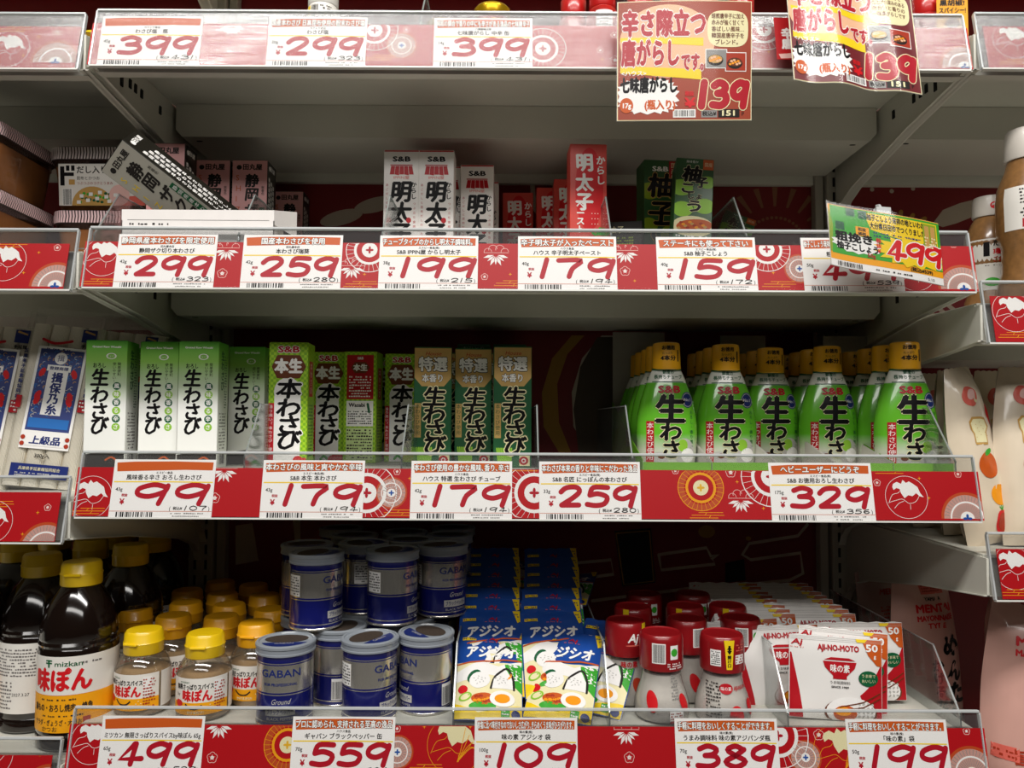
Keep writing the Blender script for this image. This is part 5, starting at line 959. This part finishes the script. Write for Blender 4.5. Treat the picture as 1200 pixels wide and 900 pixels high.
ch = chil(); GH = 'red chilli bottles on the top shelf'
for u, Y, rz, l in ((672, 60, 150, 'first red chilli bottle past the gold lidded tins'), (706, 40, 0, 'red chilli bottle with its text label, beside the first hanging notice'), (750, 50, 90, 'red chilli bottle above the first hanging notice'), (789, 46, 140, 'red chilli bottle over the middle of the first hanging notice'), (826, 50, 120, 'red chilli bottle over the outer half of the first hanging notice'), (868, 52, 160, 'red chilli bottle past the first hanging notice'), (940, 60, 100, 'red chilli bottle behind the second hanging notice'), (990, 60, 100, 'red chilli bottle at the middle of the second hanging notice'), (1085, 50, 130, 'red chilli bottle past the second hanging notice')): ch((xpix(u, Y, 5), Y, D1+.3), l, (0, 0, rz), GH)
def salt():
    t = thing('salt_jar', (xpix(379, 50, 5), 50, D1+.3), 'small clear salt jar with a printed white label and barcode', 'jar'); P = [(16, 0), (17, 2), (17, 40), (15, 46)]; M().lathe(P, lab_w, 28).build('jar_body', t); c = M(); c.lathe([(15.5, 46), (16, 47), (16, 58), (15, 59)], mat('cap_white', '#e6e3dc', .35), 28); c.build('cap', t)
    lb = M(); I = Ink(); I.barcode(-9, 24, 8, 18, 1, False); I.fine(1, 22, 12, 20, 7, 'dark'); I.rect(-15, 22, 4, 20, 'yellow', 1); I.put(lb, wrapa(P)); lb.build('label', t)
salt()
m = M().box(-16, 16, -.4, 0, -14, 34, 'bandgold'); I = Ink(); I.text('黒胡椒!', 0, 22, 6.2, 'dark', 1, align='c', w=26, bold=.05); I.text('スパイシー!', 0, 14, 6, 'dark', 1, align='c', w=28, bold=.05); I.disc(0, 3, 8, 6, 'brown', 1); I.put(m, lambda x, y, e: (x, -.4-e, y))
tag(m.build('shelf_notice', loc=(xpix(1117, 28, 12), 30, D1+20), rot=(0, 0, -3)), 'small orange yellow notice about black pepper, behind the top rail end', 'notice')
m = M().box(-16, 16, -.4, 0, -46, 2, 'stripred', 0); I = Ink(); I.text('辛', -10, -22, 11, 'white', 1, bold=.07); I.text('唐', -10, -34, 11, 'white', 1, bold=.07); I.poly([(-14, -40), (10, -38), (12, -44), (-12, -45)], 'pink', 1); I.put(m, lambda x, y, e: (x, -.4-e, y))
tag(m.build('shelf_notice', loc=(xpix(923, 0, 40), -5.2, ZB[0]+50), rot=(-TH, 0, 0)), 'small dark red notice inside the top rail, beside the second hanging notice', 'notice')

# ---------------------------------------------------------------- hanging notices
def sheet(name, w_, h, bend, deco, base, loc, rot, label, gloss):
    nx, nz = 24, 10; t = thing(name, loc, label, 'notice', rot=rot)
    def f(x, y): return bend(x/w_*2, y/h)
    m = M(); V = []
    for s in (0, .5):
        for j in range(nz+1):
            for i in range(nx+1): x = -w_/2+w_*i/nx; y = -h+h*j/nz; dx, dy, dz = f(x, y); V.append((x+dx, dy+s, y+dz))
    q = nx+1; N = q*(nz+1); F = [(j*q+i, j*q+i+1, (j+1)*q+i+1, (j+1)*q+i) for j in range(nz) for i in range(nx)]; F += [tuple(N+k for k in reversed(g)) for g in F]
    ed = [i for i in range(q)]+[j*q+nx for j in range(1, nz+1)]+[nz*q+i for i in range(nx-1, -1, -1)]+[j*q for j in range(nz-1, 0, -1)]
    F += [(ed[k], ed[(k+1) % len(ed)], N+ed[(k+1) % len(ed)], N+ed[k]) for k in range(len(ed))]
    m.add(V, F, base, True); m.build('backing_sheet', t)
    I = Ink(); deco(I, w_, h); clip(I, -w_/2+.3, w_/2-.3, -h+.3, -.3); pf = lambda x, y, e: (lambda d: (x+d[0], d[1]-.2-e, y+d[2]))(f(x, y)); pf.sub = 5; p = M(); I.put(p, pf); p.build('printed_face', t)
    c = M(); V = []
    for j in range(nz+1):
        for i in range(nx+1): x = -w_/2-1.5+(w_+3)*i/nx; y = -h-1.5+(h+3)*j/nz; dx, dy, dz = f(x, y); V.append((x+dx, dy-1.6, y+dz))
    c.add(V, F[:nx*nz], gloss, True); c.build('laminate_film', t)
    k = M().box(-7, 7, -.3, 6, -1, 7, acry_edge, .4); k.tube([(0, 3, 4), (0, 8, 12), (0, 14, 14)], 1.2, acry_edge, 6); o = k.build('clip', t); o.location = (0, bend(0, 0)[1]*K+.001, 0)
lam = clear('laminate', '#ffffff', .01, .12, fr=.08); lam2 = clear('laminate_shiny', '#ffffff', .012, .1, fr=.12)
rustp = mat('notice_rust', '#9c3a1c', .5, var=.06, scale=20); winep = mat('notice_wine', '#6e141c', .45)
def d_pop(lines, gr):
    def f(I, w_, h):
        I.rect(-w_/2, -h, w_, h, 'cream', 1, 24); I.rect(-w_/2+1, -h+1, w_-2, h-2, gr, 2, 24, 2)
        I.disc(-18, -40, 46, 36, 'peach', 3, 36)
        I.poly([(-w_/2+3, -36), (w_/2-50, -37), (w_/2-50, -45), (-w_/2+3, -40)], 'yellow', 4); I.poly([(-w_/2+3, -64), (w_/2-52, -68), (w_/2-52, -78), (-w_/2+3, -71)], 'yellow', 4)
        I.text('辛さ際立つ', -w_/2+4, -35, 24, 'pricered', 5, w=82, bold=.07, halo='white', hr=.1)
        I.text('唐がらし', -w_/2+4, -64, 24, 'pricered', 5, w=56, bold=.07, halo='white', hr=.1); I.text('です。', -w_/2+61, -69, 16, 'pricered', 5, w=28, bold=.07, halo='white', hr=.1)
        P = [(w_/2-25+21*math.copysign(abs(math.cos(a))**.6, math.cos(a)), -28+18*math.copysign(abs(math.sin(a))**.6, math.sin(a))) for a in [k*math.pi/16 for k in range(32)]]; I.poly(P, 'cream', 3)
        for k, t in enumerate(lines): I.text(t, w_/2-25, -18-k*6.4, 4.8, 'brown', 4, align='c', w=34 if len(t) > 5 else None, bold=.03)
        for dx, cc in ((-48, 'tan'), (-28, 'brown')):
            I.rect(w_/2+dx, -67+(dx == -28)*-3, 22, 19, 'white', 4); I.rect(w_/2+dx+.8, -66.2+(dx == -28)*-3, 20.4, 17.4, 'grey' if dx == -48 else 'rust', 5); I.disc(w_/2+dx+10, -59+(dx == -28)*-3, 8, 5.5, 'dark', 6, 18); I.disc(w_/2+dx+10, -58+(dx == -28)*-3, 7, 4, cc if dx == -48 else 'brown', 7, 16)
            for k in range(8): I.disc(w_/2+dx+5+k*1.4, -58+(k*3 % 5)-2+(dx == -28)*-3, 1.6, 1.2, ('egg', 'peach')[k % 2], 8, 6)
        if dx: I.text('<ハウス>', -w_/2+4, -74, 5, 'white', 4, w=24, bold=.03)
        B = []
        for k in range(44): a = 2*math.pi*k/44; r = 1 if k % 2 else .86; B.append((-w_/2+29+31*r*math.copysign(abs(math.cos(a))**.7, math.cos(a)), -94+18*r*math.copysign(abs(math.sin(a))**.7, math.sin(a))))
        I.poly(B, 'white', 4); I.text('七味唐がらし', -w_/2+3, -90.5, 14.5, 'black', 5, w=55, bold=.07); I.disc(-w_/2+9, -103, 6.5, 7.5, 'orange', 5); I.text('17g', -w_/2+9, -106, 6, 'white', 6, align='c', w=9, bold=.05); I.text('(瓶入り)', -w_/2+26, -107, 9, 'orange', 5, w=30, bold=.06)
        I.text('税抜', w_/2-68, -94, 4.5, 'brightred', 5, w=9, bold=.05); I.text('¥', w_/2-68, -106, 11, 'brightred', 5, w=10, bold=.06)
        for dg in (('cream', 9.4, 4), ('pricered', 7.6, 5)): digits(I, '139', w_/2-53, -104, 48, 23, dg[0], dg[2], dg[1], gap=.28)
        I.barcode(-12, -114, 20, 6, 4, True); I.rect(w_/2-52, -115, 16, 7, 'grey', 4); I.text('税込¥', w_/2-51, -113.6, 4.4, 'dark', 5, w=14, bold=.04); I.rect(w_/2-35, -115, 22, 8, 'dark', 4); I.text('151', w_/2-33, -114, 6.4, 'cream', 5, w=17, bold=.06); I.text('P', w_/2-11, -114, 5, 'dark', 4)
        for x, y in ((-w_/2+6, -5), (22, -5), (w_/2-4, -8), (w_/2-8, -49)): spark(I, x, y, 2.4)
    return f
x1, z1 = at(803, 5, -22); sheet('hanging_notice', 133, 118, lambda u, v: (0, 9*u*u-6+v*1.5, -3*(1-u*u)+ .8*u), d_pop(['焙煎唐辛子に加え', '赤みが強く甘くて', '香ばしい風味…', '韓国産唐辛子を', 'ブレンド。'], rustp), mat('paper_back', '#e9e6df', .6), (x1, -22, z1+4), (3, 0, 0), 'rust brown hanging notice with 139 in red, edges flat and matt', lam)
x1, z1 = at(996, -22, -26); sheet('hanging_notice', 128, 118, lambda u, v: (0, 2.2*math.sin(u*7+.9+v*.8)+3*math.sin(u*2.4)+3*u, -3.5*u), d_pop(['焙煎直火で', '仕上げた深みのある', '色合いと香りの', '一味唐がらしです'], winep), mat('paper_back', '', .6), (x1, -22, z1+4), (-9, 0, 0), 'wine red hanging notice with 139, wavy and covered in shiny streaks', lam2)
def d_499(I, w_, h):
    I.rect(-w_/2, -h, w_, h, 'paper', 1, 24); I.rect(-w_/2, -h+7, w_, h-7, 'bandgold', 2, 24); I.rect(-w_/2+2, -h+13, w_-2, h-14, 'green', 3, 24)
    I.poly([(-w_/2, -4), (-w_/2+4, -20), (-w_/2+2, -h+14), (-w_/2, -h+14)], 'olive', 4); I.poly([(w_/2-8, -h+14), (w_/2-3, -30), (w_/2, -20), (w_/2, -h+14)], 'ltgreen', 4)
    I.poly([(-20, -3), (w_/2-3, -3), (w_/2-3, -31), (w_/2-16, -31), (w_/2-24, -26), (0, -22), (-14, -19)], 'yellow', 4)
    I.text('柚子こしょう発祥の地といわれる', -17, -10, 6, 'dark', 5, w=58, bold=.05); I.text('大分県日田市でつくりました', -15, -18, 6, 'dark', 5, w=52, bold=.05); I.fine(-12, -26, 50, 6, 2, 'navy', 5)
    I.rect(w_/2-17, -29, 13, 25, 'olive', 5); I.rect(w_/2-15.5, -26, 4.4, 20, 'tan', 6); I.rect(w_/2-9.6, -26, 4.4, 20, 'tan', 6); I.fine(w_/2-16, -28, 12, 12, 4, 'cream', 7)
    for x, y in ((-w_/2+16, -9), (-w_/2+27, -10), (-w_/2+6, -24)): I.rect(x, y, 8, 8, 'dgreen', 5)
    I.rect(-w_/2+24, -27, 12, 9, 'bandgold', 5); I.text('税抜', -w_/2+26, -22.2, 3.2, 'dark', 6, bold=.05); I.text('価格', -w_/2+26, -26.4, 3.2, 'dark', 6, bold=.05)
    B = [(-w_/2+25+(24 if k % 2 else 21)*math.cos(k*math.pi/14), -36+(9.5 if k % 2 else 8)*math.sin(k*math.pi/14)) for k in range(28)]; I.poly(B, 'white', 5)
    I.text('粗挽き', -w_/2+5, -34.5, 8.6, 'black', 6, w=35, bold=.07); I.text('柚子こしょう', -w_/2+6, -42.5, 6.8, 'black', 6, w=38, bold=.06); I.text('50g', -w_/2+33, -47, 4.4, 'rust', 6, bold=.05)
    B = [(24+(38 if k % 2 else 29)*math.cos(k*math.pi/16), -36+(15 if k % 2 else 11)*math.sin(k*math.pi/16)) for k in range(32)]; I.poly(B, 'yellow', 5); I.vtext('税抜¥', -8, -27, 4.2, 'brightred', 6, bold=.05, step=5)
    for c, s_, l in (('white', 6.4, 6), ('brightred', 4.4, 7)): digits(I, '499', 0, -44, 52, 17, c, l, s_, gap=.1)
    I.barcode(-w_/2+6, -h+1.4, 22, 4.4, 4, False); I.fine(-12, -h+2.2, 34, 2.6, 1, 'dark', 4); I.text('(税込¥539)', 20, -h+8, 4, 'dark', 5, bold=.04); I.text('5.10', 36, -h+1.6, 3.4, 'linegrey', 4)
x1, z1 = at(1036, 252, -32); sheet('hanging_notice', 104, 61, lambda u, v: (6*v*-1*.9, -7*math.sin((u+1)*1.2)+v*-3, -5.5*u+4*math.exp(-(u+1)*2.5)), d_499, mat('paper_back', '', .6), (x1-3, -32, z1-1), (-8, 4, 0), 'yellow and green notice with 499 in red, tilted over the card behind it', clear('laminate_499', '#ffffff', .03, .1, fr=.3))

# ---------------------------------------------------------------- right bay
dress = mat('dressing_brown', '#8a6238', .28, var=.18, scale=160, coat=.6); capw = plastic('cap_cream', '#d9d2c8', .35)
def dressing(h, r, cr):
    t = thing('dressing_bottle', (0, 0, 0), 's', 'bottle'); P = [(r-3, 0), (r, 4), (r, h*.12), (r*.86, h*.2), (r*.84, h*.34), (r*.98, h*.42), (r, h*.6), (r*.93, h*.68), (r*.7, h*.78), (cr-2, h*.83)]; m = M(); m.lathe(P, dress, 36); m.build('bottle_body', t)
    c = M(); c.lathe([(cr, h*.83), (cr+.6, h*.84), (cr, h*.97), (cr-1.4, h)], capw, 30); J = Ink(); J.ring(-5, h*.91, 2.4, 4, 'brightred', 1, 14); J.disc(-5, h*.9, 2.4, 1.6, 'brightred', 1, 10); J.fine(2, h*.87, 12, 8, 3, 'brightred'); J.put(c, wrapa([(cr+.5, h*.8), (cr+.3, h)], off=0)); c.build('cap', t)
    lb = M(); z0, z1_ = (h*.42, h*.66) if h > 160 else (h*.2, h*.62); band(P, -80, 80, z0, z1_, lab_w, lb, rows=4); I = Ink()
    if h > 160: I.fine(-28, z0+12, 50, z1_-z0-14, 9, 'dark'); I.rect(-26, z0+2, 26, 9, 'red'); I.text('胡麻 油', -24, z0+4, 5, 'white', 2, bold=.04)
    else: I.text('たまり醤油', -13, z1_-9, 6.6, 'dark', 1, bold=.05, w=32); I.rect(-22, z1_-20, 6, 16, 'black'); I.text('3種類のごま!', -13, z1_-18, 6, 'brightred', 1, bold=.05, w=30); I.text('ごま!ごま!ごま!', -13, z1_-27, 6, 'rust', 1, bold=.05, w=32); I.fine(-20, z1_-36, 38, 7, 2, 'dark'); I.disc(-12, z0+9, 8, 5, 'green', 1); I.disc(2, z0+8, 7, 5, 'tan', 1)
    I.put(lb, wrapa(P)); lb.build('label', t); return t
DR2 = RB[1]+43; t = dressing(137, 27, 17); t.location = [c*K for c in (xpix(1160, 112, 280), 112, DR2+.3)]; tag(t, 'short brown dressing bottle with a sesame soy label, behind the rail end', 'bottle'); t = dressing(192, 32, 22); t.location = [c*K for c in (xpix(1207, 52, 250), 52, DR2+.3)]; tag(t, 'tall brown dressing bottle with white cap, cut by the frame edge', 'bottle'); t = dressing(137, 26, 16); t.location = [c*K for c in (xpix(1163, 190, 280), 190, DR2+.3)]; tag(t, 'brown dressing bottle in the shade behind the short one', 'bottle')
mayo = mat('pouch_cream', '#e3d3bb', .3, var=.05, coat=.5, scale=20)
def d_veg(I, w_, h):
    I.disc(-4, h*.83, 13, 11, 'salmon', 1, 22); I.disc(-2, h*.84, 8, 5, 'pink', 2, 14, .5); I.disc(4, h*.8, 3, 2, 'cream', 2, 10)
    B = [(-10, h*.56), (6, h*.55), (7, h*.62), (11, h*.65), (10, h*.7), (4, h*.71), (-9, h*.715), (-14, h*.69), (-12, h*.645), (-10, h*.62)]; I.poly(B, 'tan', 1); I.poly([(x*.84-.3, h*.632+(y-h*.632)*.84) for x, y in B], 'cream', 2)
    for k in range(10): I.disc(-7+k*1.5, h*(.6+.01*(k*7 % 9)), .5, .5, 'tan', 3, 5)
    I.disc(0, h*.44, 13, 14, 'orange', 1, 22); I.disc(3, h*.51, 6, 3, 'green', 2, 8, .5); I.disc(6, h*.27, 12, 11, 'egg', 1, 20); I.disc(4, h*.12, 12, 13, 'brightred', 1, 22); I.disc(4, h*.12, 9, 10, 'rust', 2, 20)
    for a in (60, 90, 120): I.stroke([(4, h*.185), (4+5*math.cos(R(a)), h*.185+5*math.sin(R(a)))], 1, 'green', 2)
    I.poly([(w_/2-17, h*.55), (w_/2, h*.6), (w_/2, 0), (w_/2-14, 0)], 'peach', 3); I.disc(w_/2-9, h*.7, 7, 15, 'brightred', 1, 16)
    for k in range(60): I.disc(w_/2-14+(k % 5)*3, 3+(k//5)*h*.042, .5, .5, 'rust', 4, 5)
    I.vtext('野菜においしいマヨ', w_/2-8, h*.5, 6.5, 'dark', 5, bold=.06, step=7.4)
mv = pouch('mayonnaise_pouch', 66, 192, 34, mayo, d_veg, 'pouch', back=mayo, wob=2.2, seed=12, seal=14, taper=.55); GV = 'mayonnaise pouches printed with vegetables'; DR3 = RB[2]+43
for u, Y, l, rz, rx in ((1158, 74, 'vegetable printed mayonnaise pouch, leaning, next to the squeeze bottles', 20, -5), (1208, 62, 'vegetable printed mayonnaise pouch cut by the frame edge', 4, -6), (1126, 145, 'vegetable printed mayonnaise pouch in the second row', 25, -4), (1172, 140, 'mayonnaise pouch behind the two front ones', 5, -4), (1096, 205, 'mayonnaise pouch in the third row, its foot seen under the third shelf', 10, -2), (1132, 215, 'mayonnaise pouch at the back near the frame edge', 10, -2), (1072, 262, 'mayonnaise pouch at the very back, its foot by the post', 0, -1)): mv((max(487 if Y < 80 else 496, xpix(u, Y, 560)), Y, DR3+1.2), l, (rx, -7 if u == 1158 else 0, rz), GV)
pkp = mat('pouch_mentai_pink', '#d8a79a', .3, var=.06, coat=.5, scale=18)
def d_mentai(I, w_, h):
    I.rect(-8, h-20, 38, 13, 'salmon', 1, 4, 2); I.fine(-5, h-18, 30, 9, 3, 'rust', 2)
    I.text('YAMAYA', 8, h-28, 5.4, 'dark', 1, align='c', w=26, bold=.04); I.text('MENTAI', 8, h-42, 11.5, 'brightred', 1, align='c', w=56, bold=.07); I.text('MAYONNAISE', 8, h-52, 8, 'brightred', 1, align='c', w=56, bold=.06); I.text('TYPE', 8, h-61, 7.6, 'brightred', 1, align='c', w=26, bold=.06)
    I.vtext('めんたい', 24, h-70, 25, 'black', 1, step=[30, 26, 26, 24], bold=.06, slant=.1); I.vtext('かけるだけ', 2, h-98, 13, 'dark', 1, step=15, bold=.06, kx=1.1); I.vtext('旨', -12, h-146, 14, 'rust', 1, bold=.05)
    I.rect(-38, h-158, 24, 14, 'salmon', 1, 3); I.fine(-36, h-156, 20, 9, 2, 'rust', 2)
mp = pouch('mentai_pouch', 92, 232, 44, pkp, d_mentai, 'pouch', back=pkp, wob=3, seed=21, seal=16, taper=.8); GQ = 'pink mentai mayonnaise pouches'; DR4 = RB[3]+43
for u, Y, l, rz, ry in ((1000, 205, 'pink mentai pouch facing forward beside the slanted divider', 8, -2), (1190, 150, 'pink mentai pouch in shade between the facing one and the frame edge', 40, 0), (1199, 62, 'pink mentai pouch cut by the frame edge, showing its text panel', -20, 3)):
    mp((max(507, xpix(u, Y, 760)), Y, DR4+1.2), l, (-3, ry, rz), GQ)
def d_clearb(I, w_, h): I.text('MENTAI', 0, h-30, 9, 'rust', 1, align='c', w=40, bold=.06); I.fine(-20, h-70, 40, 26, 6, 'rust')
cbg = pouch('mentai_pouch', 88, 226, 40, mat('pouch_dusky', '#a98a80', .22, var=.15, scale=14, coat=.8, bump=.8), d_clearb, 'pouch', back=pkp, wob=6, seed=31, seal=10)
cbg((503, 285, DR4+1.2), 'crumpled pink pouch in clear film behind the forward facing one', (-2, -3, 12), GQ)
